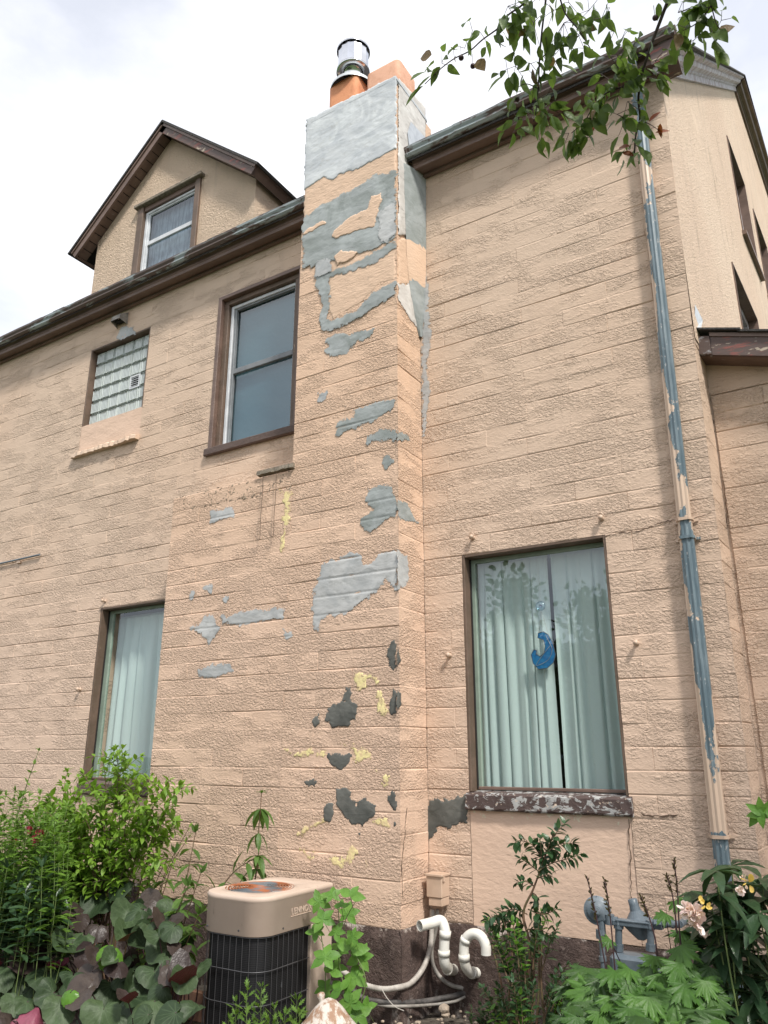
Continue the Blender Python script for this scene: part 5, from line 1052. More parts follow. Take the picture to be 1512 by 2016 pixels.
# ---------------------------------------------------------------- leaves
def lm(kind, mat, curl=.12, fold=.12, w=None, seed=0):
    rs = random.Random(seed); mb = MB(); u = rs.uniform
    if kind in ('ovate', 'lance', 'lanceb'):
        prof = {'ovate': [(0, .0), (.12, .13), (.32, .24), (.58, .22), (.82, .11), (1, 0)], 'lance': [(0, 0), (.15, .07), (.4, .125), (.68, .10), (.88, .045), (1, 0)], 'lanceb': [(0, 0), (.15, .09), (.38, .165), (.66, .14), (.86, .07), (1, 0)]}[kind]
        k = (w or 1); vs = []; fs = []; tw = u(-.3, .3)
        for t, h in prof:
            z = -curl * t * t + u(-.01, .01); vs += [(-h * k, t, z + fold * h * 2 + tw * h * t), (0, t, z), (h * k, t, z + fold * h * 2 - tw * h * t)]
        for i in range(len(prof) - 1):
            for j in range(2): fs.append((i * 3 + j, i * 3 + j + 1, i * 3 + j + 4, i * 3 + j + 3))
        mb.add(vs, fs, True)
    elif kind == 'kidney':
        n = 22; rim = []; mid = []
        for i in range(n + 1):
            a = -math.pi / 2 + .30 + (2 * math.pi - .60) * i / n; r = .5 * (1 + .09 * math.cos(a * 2 + 1) + .02 * (-1) ** i) * (1.0 if 1 < i < n - 1 else .93)
            x, y = r * math.cos(a) * 1.08, .32 + r * math.sin(a) * .98; z = -curl * (x * x + (y - .3) ** 2) * 2.2 + .05 * math.sin(a * 3 + seed) + fold * abs(x) * 1.0
            rim.append((x, y, z + .012 * (i % 2))); mid.append((x * .55, .17 + (y - .17) * .55 if i not in (0, n) else y * .55, z * .45 + .03 * (i % 2) + fold * abs(x) * .3))
        vs = [(0, .12, -.02)] + mid + rim; fs = []; mb.vein = [1.] + [float(1 - i % 2) for i in range(n + 1)] + [.8 * (1 - i % 2) for i in range(n + 1)]
        for i in range(n): fs += [(0, 1 + i, 2 + i), (1 + i, 2 + n + i, 3 + n + i, 2 + i)]
        mb.add(vs, fs, True)
    elif kind == 'lobed':
        lob = 7; rim = []
        for l in range(lob):
            a0 = rad(-118 + 236 * (l + .5) / lob); R_ = (.72, .86, .96, 1.0, .96, .86, .72)[l]; wd = rad(236 / lob)
            for t, r in ((-.5, .56), (-.38, .80), (-.31, .74), (-.20, .92), (-.13, .84), (0, 1.06), (.13, .84), (.20, .92), (.31, .74), (.38, .80)):
                a = a0 + t * wd * .97; rim.append((r * R_ * math.sin(a) * .62, .0 + r * R_ * math.cos(a) * .62, 0))
        rim = [(x, y + .30, -curl * (x * x + y * y) * 1.6 + .04 * math.sin(i * .7 + seed)) for i, (x, y, z) in enumerate(rim)]
        vs = [(0, .26, .02)] + rim; m = len(rim); fs = [(0, i, i + 1) for i in range(1, m)]; mb.add(vs, fs, True)
    elif kind == 'mug':   # deeply cut weed leaf
        o_ = [(0, 0), (.02, .25), (.16, .42), (.05, .40), (.22, .66), (.06, .58), (.14, .84), (.04, .74), (0, 1)]
        vs = [(x, y, -curl * y * y) for x, y in o_] + [(-x, y * .97, -curl * y * y) for x, y in o_[1:-1][::-1]]; m = len(vs); mb.add([(0, .5, -.02)] + vs, [(0, 1 + i, 1 + (i + 1) % m) for i in range(m)], True)
    elif kind == 'petal':
        vs = []; fs = []
        for t, h in ((0, .05), (.35, .28), (.7, .36), (.95, .22), (1.0, .0)):
            z = .35 * t * t; vs += [(-h, t, z + h * .35 + u(-.04, .04)), (0, t, z), (h, t, z + h * .35 + u(-.04, .04))]
        for i in range(4):
            for j in range(2): fs.append((i * 3 + j, i * 3 + j + 1, i * 3 + j + 4, i * 3 + j + 3))
        mb.add(vs, fs, True)
    return mb
class Plant:
    def __init__(s, name, label, cat, base, group=None, stem_mat='stem', nmax=300):
        s.root = empty(name, base, label, cat, group); s.base = Vector(base); s.stems = MB(); s.sm = stem_mat; s.lv = []; s.nmax = nmax; s.cache = {}
    def leaf(s, kind, mat, loc, d, up, size, curl=.15, fold=.12, w=1, name='leaf'):
        v = random.randrange(4); s.lv.append((kind, mat, Vector(loc), Vector(d).normalized(), Vector(up), size, (round(curl, 2), round(fold, 2), round(w, 2), v), name))
    def stem(s, pts, r0, r1=None, n=5, k=5):
        C = curve(pts, k); m = len(C) - 1; r1 = r0 * .4 if r1 is None else r1; s.stems.tube(C, [r0 + (r1 - r0) * i / m for i in range(m + 1)], n); return C
    def finish(s):
        if s.stems.v: s.stems.build('stem', M[s.sm], s.root)
        def key(l):
            p = proj(l[2]); dist = (l[2] - CAM).length
            vis = 1 if (-40 < p[0] < 1550 and -60 < p[1] < 2060 and (l[2] - CAM).dot(FW) > 0) else .02
            return -l[5] / dist * vis
        s.lv.sort(key=key); rest = {}
        for i, (kind, mat, loc, d, up, size, prm, nm) in enumerate(s.lv):
            yv = d; x = yv.cross(up)
            if x.length < 1e-3: x = yv.cross(Vector((1, .2, 0)))
            x.normalize(); z = x.cross(yv).normalized(); T = Matrix(((x.x, yv.x, z.x, loc.x), (x.y, yv.y, z.y, loc.y), (x.z, yv.z, z.z, loc.z), (0, 0, 0, 1))) @ Matrix.Scale(size, 4)
            kk = (kind, mat) + prm
            if kk not in s.cache:
                q = lm(kind, mat, prm[0], prm[1], prm[2], prm[3]); me = q.mesh(nm, M[mat], False); s.cache[kk] = (q, me)
                if hasattr(q, 'vein'): me.attributes.new('vein', 'FLOAT', 'POINT').data.foreach_set('value', q.vein)
            q, me = s.cache[kk]
            if i < s.nmax:
                o = bpy.data.objects.new(nm, me); link(o, s.root); o.matrix_local = Matrix.Translation(-s.base) @ T
            else:
                r_ = rest.setdefault(mat, MB()); r_.add([T @ Vector(v) for v in q.v], q.f, True)
        for mat, mb in rest.items(): o = mb.build('foliage', M[mat], s.root); o['kind'] = 'stuff'
        return s.root
def rv(a=1): return Vector((U(-a, a), U(-a, a), U(-a, a)))
def leaves_along(P, C, kind, mat, size, step=.04, start=.25, spread=.9, droop=.3, opp=True, curl=.15, fold=.12, w=1, sz_end=.6, upb=.0, tip=True):
    L_ = 0; tot = sum((b - a).length for a, b in zip(C, C[1:])); nxt = tot * start; ang = U(0, 6)
    for a, b in zip(C, C[1:]):
        l = (b - a).length; t = (b - a).normalized()
        while nxt < L_ + l:
            p = a.lerp(b, (nxt - L_) / l); f = nxt / tot; sd = t.cross(Vector((math.cos(ang), math.sin(ang), .3))).normalized(); ang += 1.57 + U(-.3, .3) if opp else 2.4
            for q in ((1, -1) if opp else (1,)):
                d = (sd * q * spread + t * U(.35, .7) + Vector((0, 0, upb - droop * R())) + rv(.2)).normalized()
                P.leaf(kind, mat, p, d, Vector((0, 0, 1)) + rv(.35), size * (1 + (sz_end - 1) * f) * U(.75, 1.2), curl, fold, w)
            nxt += step * U(.8, 1.25)
        L_ += l
    if tip:
        for k in range(3): P.leaf(kind, mat, C[-1], (C[-1] - C[-2]).normalized() + rv(.5), Vector((0, 0, 1)) + rv(.4), size * sz_end * U(.5, .9), curl, fold, w)
M['l_lig2'] = leafmat('ligularia_dark_leaf', (.030, .020, .020), (.060, .045, .036), (.12, .02, .03), rough=.38, trans=.1, spec=.35)  # darker burgundy leaf variety, picked at random
M['l_lobe2'] = leafmat('lobed_leaf_deep', (.035, .085, .02), (.06, .13, .028), trans=.3)
# ---- mock orange like shrub over the left window
P = Plant('flowering_shrub', 'bushy bright green shrub with arching leafy stems in front of the left window', 'shrub', (-5.0, 4.15, .05))
tips = [(60, 1620), (95, 1570), (120, 1545), (75, 1590), (100, 1650), (60, 1680), (140, 1700), (310, 1690), (350, 1620), (40, 1640), (125, 1660), (160, 1720), (148, 1560), (170, 1525), (200, 1500), (225, 1488), (250, 1492), (275, 1510), (300, 1525), (330, 1535), (358, 1545), (345, 1590), (320, 1610), (190, 1560), (230, 1545), (270, 1560), (130, 1600), (110, 1630), (150, 1640), (205, 1610), (250, 1600), (290, 1640), (180, 1680), (230, 1660), (120, 1680), (300, 1580), (90, 1600), (330, 1650), (160, 1600)]
for (x, y) in tips:
    Y_ = U(3.85, 4.35); tp = atY(x + U(-6, 6), y + U(-4, 4), Y_); b = P.base + Vector((U(-.18, .22), U(-.1, .1), 0)); dx_ = tp - b
    C = P.stem([b, b + Vector((dx_.x * .30, dx_.y * .3, dx_.z * .5)), b + Vector((dx_.x * .68, dx_.y * .65, dx_.z * .86)), tp], .006, .0022)
    leaves_along(P, C, 'ovate', 'l_mock', .090, .045, .45, .9, .35, sz_end=.8, curl=.25)
    for k in range(7):
        i = int(len(C) * U(.40, .95)); e = C[i] + Vector((U(-.18, .18), U(-.14, .1), U(-.02, .16))); D_ = P.stem([C[i], C[i].lerp(e, .5) + Vector((0, 0, .02)), e], .0025, .0015, 4, 3); leaves_along(P, D_, 'ovate', 'l_mock', .072, .04, .2, .9, .35, sz_end=.8, curl=.25)
P.finish()
# ---- herb mass on the far left with red flowers
P = Plant('columbine', 'feathery bright green herb clump with small red and yellow flowers at the left edge', 'plant', (-5.6, 3.95, .05), stem_mat='stem_green')
for k in range(150):
    x = -70 + 215 * R() ** 1.0; y = 1555 + 220 * R() ** 1.1 + max(0, x - 60) * .45; Y_ = U(3.5, 4.2); tp = atY(x, y, Y_); b = Vector((tp.x + U(-.15, .15), tp.y + U(-.1, .1), .05))
    C = P.stem([b, b.lerp(tp, .5) + Vector((U(-.05, .05), 0, .05)), tp], .004, .0015, 4, 4); leaves_along(P, C, 'lance', 'l_herb', .10, .042, .45, .8, .4, sz_end=.65, curl=.3, w=1.15)
    leaves_along(P, C, 'mug', 'l_herb', .10, .07, .4, .8, .4, sz_end=.8, curl=.3)
C = P.stem([atY(25, 1640, 4.1), atY(48, 1560, 4.1), atY(65, 1510, 4.1), atY(76, 1478, 4.1)], .005, .002); leaves_along(P, C, 'ovate', 'l_herb', .08, .09, .2, .9, .2)
for x, y in ((86, 1640), (78, 1652), (33, 1655), (64, 1632)):
    c = atY(x, y, 3.75)
    for j in range(6): a = j * 1.05; P.leaf('petal', 'petal_red' if j % 3 or x > 60 else 'petal_y', c, Vector((math.cos(a), -.4, math.sin(a) * .7 - .5)), Vector((0, -1, .3)), .055 if x > 70 else .04, name='petal')
    P.stem([c, c + Vector((.02, .03, -.35))], .002)
P.finish()
# ---- dark peony like mass lower left
P = Plant('dark_herb', 'dense dark green lance leaved clump behind the purple plant at the left edge', 'plant', (-5.0, 3.7, .05), stem_mat='stem_green')
for k in range(46):
    x = -60 + 200 * R(); y = 1690 + 110 * R(); Y_ = U(3.45, 4.0); tp = atY(x, y, Y_); b = Vector((tp.x + U(-.1, .1), tp.y, .05)); C = P.stem([b, b.lerp(tp, .55) + Vector((U(-.04, .04), 0, 0)), tp], .004, .002, 4, 3)
    leaves_along(P, C, 'lanceb', 'l_peony' if k % 3 else 'l_herb', .14, .05, .45, 1.0, .3, sz_end=.8, curl=.25)
P.finish()
# ---- purple stemmed ligularia
P = Plant('ligularia', 'large clump of dark rounded leaves with purple undersides at lower left', 'plant', (-3.95, 3.4, .05), stem_mat='stem_dark')
spots = [(85, 1795, 78, 0), (40, 1850, 75, 0), (65, 1870, 70, 0), (115, 1785, 70, 0), (60, 1900, 70, 0), (200, 1770, 78, 0), (228, 1750, 66, 0), (150, 1800, 62, 0), (265, 1790, 68, 0), (305, 1800, 62, 0), (250, 1815, 60, 0), (215, 1880, 48, 1), (172, 1895, 52, 0), (135, 1865, 62, 0), (90, 1925, 62, 0), (215, 1945, 68, 0), (160, 1955, 66, 0), (250, 1970, 60, 0), (275, 1865, 55, 0), (320, 1870, 68, 0), (345, 1900, 60, 0), (360, 1945, 62, 0), (300, 1980, 64, 0), (200, 2000, 66, 0), (335, 2000, 60, 0), (115, 1990, 55, 0), (60, 1985, 58, 0), (15, 1930, 68, 0), (15, 2010, 60, 0), (75, 1990, 44, 2), (20, 2018, 38, 2), (115, 1905, 34, 2), (112, 1825, 30, 2), (258, 1925, 48, 0), (135, 1960, 34, 1), (380, 1990, 50, 0), (240, 1745, 60, 0), (30, 1760, 60, 0), (160, 1850, 48, 0), (190, 1835, 40, 0), (325, 1830, 55, 0), (350, 1860, 50, 0), (270, 1930, 50, 0), (10, 1870, 60, 0), (0, 1800, 70, 0), (300, 1920, 55, 0), (385, 1920, 45, 0), (230, 1900, 44, 0), (60, 1810, 70, 0), (175, 1920, 50, 0), (100, 1850, 55, 0)]
for x, y, s_, m_ in spots + [(U(-20, 390), U(1790, 2030), U(34, 52), 0) for _ in range(44)]:
    Y_ = 4.0 - (y - 1740) / 280 * .85 + U(-.12, .12) + (.25 if m_ == 0 and R() < .2 else 0); p = atY(x, y, Y_); size = s_ / 1500 * (p - CAM).length * .86
    tocam = (CAM - p).normalized(); nrm = (Vector((0, 0, 1)) * U(.5, .9) + tocam * U(.35, .8) + rv(.38)).normalized(); d = Vector((U(-.7, .7), -.7, U(-.9, -.3))); d = (d - nrm * d.dot(nrm)).normalized()
    if m_ == 2: nrm = -nrm
    p0 = p - d * size * .3
    P.leaf('kidney', (random.choice(('l_lig', 'l_lig', 'l_lig2')), 'l_bright', 'l_purple')[m_], p0, d, nrm, size, curl=random.choice((-.5, .1, .4, .7)), fold=random.choice((0, .3, .6, .9)))
    b = Vector((P.base.x + (p.x - P.base.x) * .6 + U(-.05, .05), p.y + .12, .05)); P.stem([b, b.lerp(p0, .6) + Vector((0, .03, .0)), p0 + d * size * .12], .005, .003, 5, 4)
for k in range(30):
    x, y = U(-20, 390), U(1830, 2030); Y_ = 4.05 - (y - 1740) / 280 * .7; p = atY(x, y, Y_); P.leaf('kidney', 'l_lig', p, Vector((U(-1, 1), -.5, -.5)), Vector((U(-.5, .5), -.5, 1)), U(.10, .17), curl=.3, fold=.2)
P.finish()
# ---- milkweed like plants behind and beside the condenser
def milk(base, tip, label, n=9, size=.20, name='tall_herb'):
    P = Plant(name, label, 'plant', base, 'tall lance leaved plants against the wall', stem_mat='stem'); C = P.stem([base, Vector(base).lerp(Vector(tip), .5) + Vector((U(-.03, .03), 0, 0)), tip], .006, .0025); m = len(C)
    for k in range(n):
        f = .30 + .68 * k / n; p = C[int(f * (m - 1))]; a0 = k * 1.57 + U(-.3, .3)
        for q in (0, math.pi): a = a0 + q; P.leaf('lanceb', 'l_lance', p, Vector((math.cos(a), math.sin(a) * .8, U(-.25, .35))), Vector((0, 0, 1)), size * U(.75, 1.15) * (1 - .35 * f), curl=.45, fold=.15, w=1.1)
    for k in range(5): P.leaf('lanceb', 'l_lance', C[-1], Vector((U(-1, 1), U(-1, .4), .9)), rv(), size * .4, curl=.2)
    P.finish()
milk((-4.45, 4.3, .05), atY(512, 1570, 4.3), 'tall thin plant rising behind the air conditioner with a top whorl of leaves', 0, .19) if False else None
P = Plant('tall_herb', 'tall thin plant with drooping leaf whorls rising behind the air conditioner', 'plant', (-3.95, 4.40, .05), 'tall lance leaved plants against the wall')
C = P.stem([P.base, atY(505, 1715, 4.35), atY(508, 1650, 4.35), atY(513, 1590, 4.35), atY(515, 1560, 4.35)], .006, .0025)
for (x, y, n, sz, dr) in ((514, 1592, 6, .21, -.35), (509, 1640, 4, .20, -.7), (506, 1685, 7, .20, -.2), (504, 1710, 6, .18, -.4), (515, 1562, 7, .07, .8)):
    for k in range(n): a = k * 2 * math.pi / n + U(-.3, .3) + .6; P.leaf('lanceb', 'l_lance', atY(x, y, 4.35), Vector((math.cos(a), math.sin(a) * .7, dr + U(-.2, .25))), Vector((0, 0, 1)), sz * U(.5, .85), curl=.55, fold=.15, w=1.0)
D_ = P.stem([P.base, atY(420, 1790, 4.3), atY(432, 1755, 4.3), atY(462, 1715, 4.3), atY(500, 1690, 4.33)], .006, .003); leaves_along(P, D_, 'lanceb', 'l_lance', .19, .10, .35, .9, .5, curl=.4)
P.finish()
for (bx, by), tp, lab, n in (((-4.35, 4.15), (385, 1640), 'thin leafy plant with a bare wiry top between the shrub and the air conditioner', 10), ((-4.5, 4.1), (345, 1680), 'upright plant with long lance leaves beside the bushy shrub', 11), ((-4.2, 4.0), (395, 1720), 'leaning plant with long lance leaves touching the air conditioner', 11), ((-4.35, 3.9), (370, 1745), 'low lance leaved plant left of the air conditioner cap', 11), ((-4.15, 3.95), (392, 1800), 'lowest lance leaved plant pressed to the air conditioner', 9)):
    milk((bx, by, .05), atY(tp[0], tp[1], by), lab, n + 3, .19)
P = Plant('tall_herb', 'sparse wiry plant with thin stems just right of the bushy shrub', 'plant', (-4.75, 4.3, .05), 'tall lance leaved plants against the wall')
for tx, ty in ((300, 1700), (330, 1690), (370, 1650), (290, 1640), (262, 1700), (372, 1630)):
    C = P.stem([P.base + rv(.04), atY((tx + 270) / 2, (ty + 1830) / 2, 4.3), atY(tx, ty, 4.3)], .004, .002); leaves_along(P, C, 'lance', 'l_mock', .10, .07, .5, .9, .3)
P.finish()
# ---- climbing vine right of the condenser
P = Plant('creeper', 'bright green creeper with five part leaves climbing right of the air conditioner', 'plant', (-2.85, 4.2, .05), stem_mat='stem_green')
for path in ([(690, 1990), (668, 1900), (668, 1830), (665, 1780), (660, 1755)], [(700, 2000), (720, 1930), (690, 1860), (678, 1820), (702, 1770)], [(640, 1990), (640, 1900), (632, 1840), (625, 1790)]):
    C = P.stem([atY(x, y, 4.12) for x, y in path], .004, .0018)
for (x, y, s_) in ((628, 1775, .15), (655, 1762, .12), (690, 1765, .16), (635, 1810, .15), (662, 1835, .13), (685, 1800, .14), (640, 1885, .17), (690, 1870, .20), (710, 1885, .17), (665, 1870, .16), (700, 1925, .16), (650, 1915, .14), (672, 1950, .16), (690, 1975, .16), (705, 2000, .16), (640, 1945, .13), (720, 1985, .14), (660, 1905, .14), (622, 1835, .12), (672, 1785, .10), (695, 1845, .12)):
    c = atY(x, y, U(4.0, 4.2)); n = (Vector((.25, -1, .7)) + rv(.35)).normalized(); m = random.choice((3, 5, 5)); u0 = Vector((0, 0, 1)) + rv(.5)
    ax_ = (u0 - n * u0.dot(n)).normalized(); bx_ = n.cross(ax_)
    for k in range(m): a = (k - (m - 1) / 2) * (1.15 if m == 5 else 1.3) + U(-.1, .1); P.leaf('ovate', 'l_vine', c, ax_ * math.cos(a) + bx_ * math.sin(a), n, s_ * U(.45, .6), curl=.15, w=1.25)
    P.stem([c, c + Vector((U(-.03, .03), .06, -.08))], .002, .0015, 4, 2)
P.finish()
# ---- weed before the condenser
P = Plant('mugwort', 'small weed with deeply cut leaves growing in front of the air conditioner', 'weed', (-3.02, 3.45, .03), stem_mat='stem_green')
for x, y in ((465, 1975), (487, 1950), (515, 1945), (540, 1985), (560, 2000), (450, 2010), (500, 1995), (530, 2015), (585, 1970), (590, 1995), (575, 2015)):
    tp = atY(x, y, U(3.35, 3.5)); C = P.stem([tp + Vector((U(-.03, .03), 0, -.28)), tp - Vector((0, 0, .1)), tp], .003, .0015, 4, 3); leaves_along(P, C, 'mug', 'l_herb', .10, .028, .15, .9, .0, sz_end=.6, upb=.35, curl=.1)
P.finish()
P = Plant('weed', 'tiny bright weed at the foot of the purple leaved clump', 'weed', (-3.75, 3.3, .05), stem_mat='stem_green')
for k in range(5):
    tp = atY(345 + U(-14, 14), 1990 + U(-12, 10), 3.3); C = P.stem([tp - Vector((0, 0, .15)), tp], .002, .001, 4, 3); leaves_along(P, C, 'ovate', 'l_bright', .035, .02, .2, .9, 0)
P.finish()
# ---- evergreen shrub under the right window
P = Plant('boxwood_shrub', 'glossy small leaved shrub with one tall arching shoot below the right window', 'shrub', (-1.88, 4.35, .05))
SY_ = 4.35
def spray(path, r, size=.045, step=.026, start=.1, Y=SY_, side=0, kind='ovate'):
    C = P.stem([atY(x, y, Y + U(-.02, .02)) for x, y in path], r, r * .4)
    leaves_along(P, C, kind, 'l_shrub', size * 1.45, step * .75, start, .9, .1, curl=.15, sz_end=.85, w=1.1)
    return C
P.stem([Vector((-1.9, 4.35, .05)), atY(1042, 1880, SY_), atY(1030, 1800, SY_), atY(1050, 1750, SY_), atY(1068, 1700, SY_), atY(1090, 1640, SY_)], .010, .003)
for pth in ([(1068, 1700), (1078, 1670), (1095, 1640), (1112, 1622)], [(1070, 1695), (1050, 1665), (1025, 1655), (1012, 1660)], [(1060, 1715), (1085, 1700), (1120, 1690), (1142, 1682)], [(1052, 1745), (1035, 1735), (1018, 1738)], [(1056, 1730), (1078, 1722), (1090, 1728)], [(1066, 1700), (1065, 1670), (1062, 1650)], [(1050, 1760), (1060, 1772), (1052, 1776)],
            [(1075, 1680), (1100, 1662), (1128, 1660)], [(1060, 1715), (1040, 1700), (1025, 1690)], [(1038, 1800), (1010, 1790), (985, 1800), (960, 1810)], [(1040, 1790), (1065, 1800), (1085, 1795), (1095, 1790)], [(1035, 1820), (1000, 1815), (965, 1822)], [(1035, 1830), (1060, 1830), (1085, 1840)]):
    spray(pth, .004)
for k in range(85):
    x, y = U(945, 1135), U(1790, 2015)
    if y < 1860 and not 955 < x < 1105: continue
    if x < 985 and 1850 < y < 1925: continue
    Y_ = U(4.1, 4.6); x0 = 1035 + (x - 1035) * .5; C = P.stem([atY(x0, min(y + 90, 2030), Y_), atY((x + x0) / 2, y + 35, Y_), atY(x, y, Y_)], .004, .0015, 4, 4); leaves_along(P, C, 'ovate', 'l_shrub' if R() > .2 else 'l_vine', .066, .024, .25, .9, .1, curl=.15, w=1.05)
for x in (1010, 1045, 1055, 1075, 985): P.stem([atY(x, 2030, 4.35), atY(x + U(-10, 10), 1950, 4.35), atY(x + U(-18, 18), 1860, 4.35)], .008, .005)
P.finish()
# ---- lobed leaf ligularia, lower right
P = Plant('lobed_ligularia', 'bright green plant with large jagged lobed leaves and dark flower spikes at lower right', 'plant', (-1.15, 4.0, .05), stem_mat='stem_dark')
for x, y, s_ in ((1155, 1910, 95), (1120, 1945, 75), (1250, 1925, 105), (1210, 1915, 60), (1200, 1850, 34), (1290, 1885, 60), (1310, 1800, 40), (1340, 1865, 70), (1205, 1965, 70), (1240, 1990, 70), (1325, 1970, 100), (1180, 1995, 60), (1290, 2000, 80), (1380, 1995, 90), (1375, 1930, 80), (1340, 1900, 80), (1240, 1910, 50), (1150, 1975, 60), (1410, 2010, 60), (1260, 1960, 70), (1300, 1920, 80), (1330, 1775, 40), (1180, 1930, 70), (1400, 1960, 70), (1220, 2015, 70), (1340, 2015, 80), (1135, 2005, 60), (1160, 1950, 80), (1350, 1940, 80), (1275, 1905, 50), (1340, 1835, 50), (1235, 1950, 80), (1290, 1955, 80)) + tuple((U(1110, 1400), U(1900, 2020), U(45, 75)) for _ in range(26)):
    Y_ = 4.25 - (y - 1780) / 240 * .65 + U(-.08, .08); p = atY(x, y, Y_); size = s_ / 1500 * (p - CAM).length * .9; nrm = (Vector((0, 0, 1)) * U(.6, 1) + (CAM - p).normalized() * U(.4, .8) + rv(.3)).normalized(); d = Vector((U(-.8, .8), -.7, U(-.9, -.2))); d = (d - nrm * d.dot(nrm)).normalized(); p0 = p - d * size * .3
    P.leaf('lobed', random.choice(('l_lobe', 'l_lobe', 'l_lobe2')), p0, d, nrm, size, curl=U(.1, .35)); P.stem([Vector((P.base.x + U(-.1, .1), P.base.y + .1, .05)), Vector((p0.x * .6 + P.base.x * .4, p0.y + .1, p0.z * .6)), p0 + d * size * .26], .004, .0025, 4, 4)
for (xa, ya), (xb, yb) in (((1192, 1905), (1155, 1725)), ((1208, 1880), (1190, 1730)), ((1290, 1850), (1262, 1765)), ((1337, 1825), (1326, 1692)), ((1328, 1790), (1312, 1722))):
    a_, b_ = atY(xa, ya, 4.05), atY(xb, yb, 4.05); P.stem([a_ + Vector((0, 0, -.1)), a_, a_.lerp(b_, .6) + Vector((.006, 0, 0)), b_], .004, .003)
    for k in range(34):
        f = .5 + .5 * k / 34; p = a_.lerp(b_, f); P.leaf('lance', 'l_bud', p, rv() + Vector((0, 0, .8)), rv(), .022, curl=.1, w=1.6, name='bud')
M['l_bud'] = leafmat('dark_bud', (.06, .05, .02), (.12, .10, .04)); P.finish()
# ---- peony at the right edge
P = Plant('peony', 'dark green peony bush with a faded pink bloom at the right edge', 'plant', (-.62, 4.1, .05), stem_mat='stem_green')
for x, y in ((1410, 1715), (1440, 1705), (1475, 1740), (1500, 1730), (1395, 1760), (1425, 1770), (1460, 1790), (1495, 1800), (1440, 1830), (1400, 1830), (1480, 1850), (1505, 1880), (1430, 1880), (1460, 1920), (1490, 1960), (1450, 1975), (1505, 2000), (1420, 1930), (1475, 2010), (1515, 1770), (1410, 1860), (1450, 1745), (1515, 1930), (1440, 2005), (1468, 1880), (1398, 1795), (1388, 1850)):
    Y_ = U(3.85, 4.35); tp = atY(x, y, Y_); b = Vector((P.base.x + (tp.x - P.base.x) * .4, Y_ + .05, .05)); C = P.stem([b, b.lerp(tp, .6) + Vector((U(-.03, .03), 0, .03)), tp], .005, .0025, 5, 4)
    for j, f in ((len(C) - 1, 1), (int(len(C) * .78), .9)):
        for k in range(6): a = k * 1.05 + U(-.25, .25); P.leaf('lanceb', 'l_peony', C[j], Vector((math.cos(a), math.sin(a) - .2, U(-.55, .45))), Vector((0, 0, 1)) + rv(.2), .175 * f * U(.75, 1.15), curl=.35, fold=.2, w=1.0)
def bloom(x, y, Y, s_, n, mats):
    c = atY(x, y, Y)
    for k in range(n):
        v = rv(); v.y -= .5; v.z -= .15; P.leaf('petal', random.choice(mats), c + v * s_ * .18, v, rv() + Vector((0, -1, 0)), s_ * U(.5, .85), name='petal')
bloom(1368, 1797, 3.6, .048, 46, ('petal',)); bloom(1352, 1790, 3.6, .04, 24, ('petal',)); bloom(1388, 1778, 3.6, .04, 7, ('petal_y',)); bloom(1376, 1816, 3.62, .045, 24, ('petal',)); bloom(1465, 1748, 3.65, .042, 8, ('petal',)); bloom(1473, 1738, 3.65, .045, 4, ('petal_y',)); bloom(1463, 1728, 3.65, .03, 4, ('petal',))
P.finish()
P = Plant('sapling_sprig', 'small fresh green sprig poking in at the right edge before the extension wall', 'plant', (-.30, 4.0, .05), stem_mat='stem_green')
C = P.stem([P.base, Vector((-.28, 4.0, .9)), atY(1530, 1620, 4.0), atY(1500, 1597, 4.0)], .005, .002)
for k in range(9): a = k * .8; P.leaf('ovate', 'l_vine', C[-1] + rv(.02), Vector((math.cos(a), -.3, math.sin(a) * .9)), Vector((0, -1, .5)), U(.06, .10), curl=.2)
P.finish()
P = Plant('low_weed', 'low tuft of small leaves on the soil below the window shrub', 'weed', (-2.0, 4.5, .04), stem_mat='stem_green')
for k in range(16):
    tp = atY(U(925, 1010), U(1975, 2012), 4.45); C = P.stem([tp - Vector((0, 0, .12)), tp], .002, .001, 4, 3); leaves_along(P, C, 'ovate', 'l_shrub', .05, .02, .2, 1, 0)
P.finish()
# ---------------------------------------------------------------- apple tree whose branches hang into the view
P = Plant('apple_tree', 'crabapple branches with green leaves hanging in from the upper right', 'tree', (1.3, 2.5, 0), stem_mat='bark')
def aD(x, y, D=2.9): return atD(x, y, D)
top = aD(1330, -120, 3.0); P.stem([Vector((1.3, 2.5, 0)), Vector((1.25, 2.45, 1.0)), Vector((1.1, 2.4, 2.0)), Vector((.75, 2.3, 3.2)), Vector((.35, 2.2, 4.2))], .11, .04, 10, 6)
P.stem([Vector((1.1, 2.4, 2.0)), Vector((1.6, 2.2, 3.0)), Vector((1.9, 1.9, 4.0))], .07, .03, 8, 6)
P.stem([Vector((.6, 2.25, 3.6)), Vector((.2, 2.1, 4.0)), top], .03, .007, 7, 6); P.stem([Vector((.35, 2.2, 4.2)), Vector((-.1, 2.0, 4.4)), aD(1085, -140, 2.9)], .025, .005, 7, 6)
P.stem([Vector((.35, 2.2, 4.2)), Vector((-.3, 1.9, 4.5)), aD(1040, -100, 2.8)], .02, .004, 7, 6); P.stem([Vector((.6, 2.25, 3.6)), aD(1420, -140, 2.9)], .02, .006, 7, 6)
def twig(path, r, D=2.9, size=.072, n=9, lvl=1.0, down=.75, red=0, sp=14, step=None, side=True):
    C = P.stem([aD(x, y, D) for x, y in path], r, r * .45, 6, 6); m = len(C)
    return C
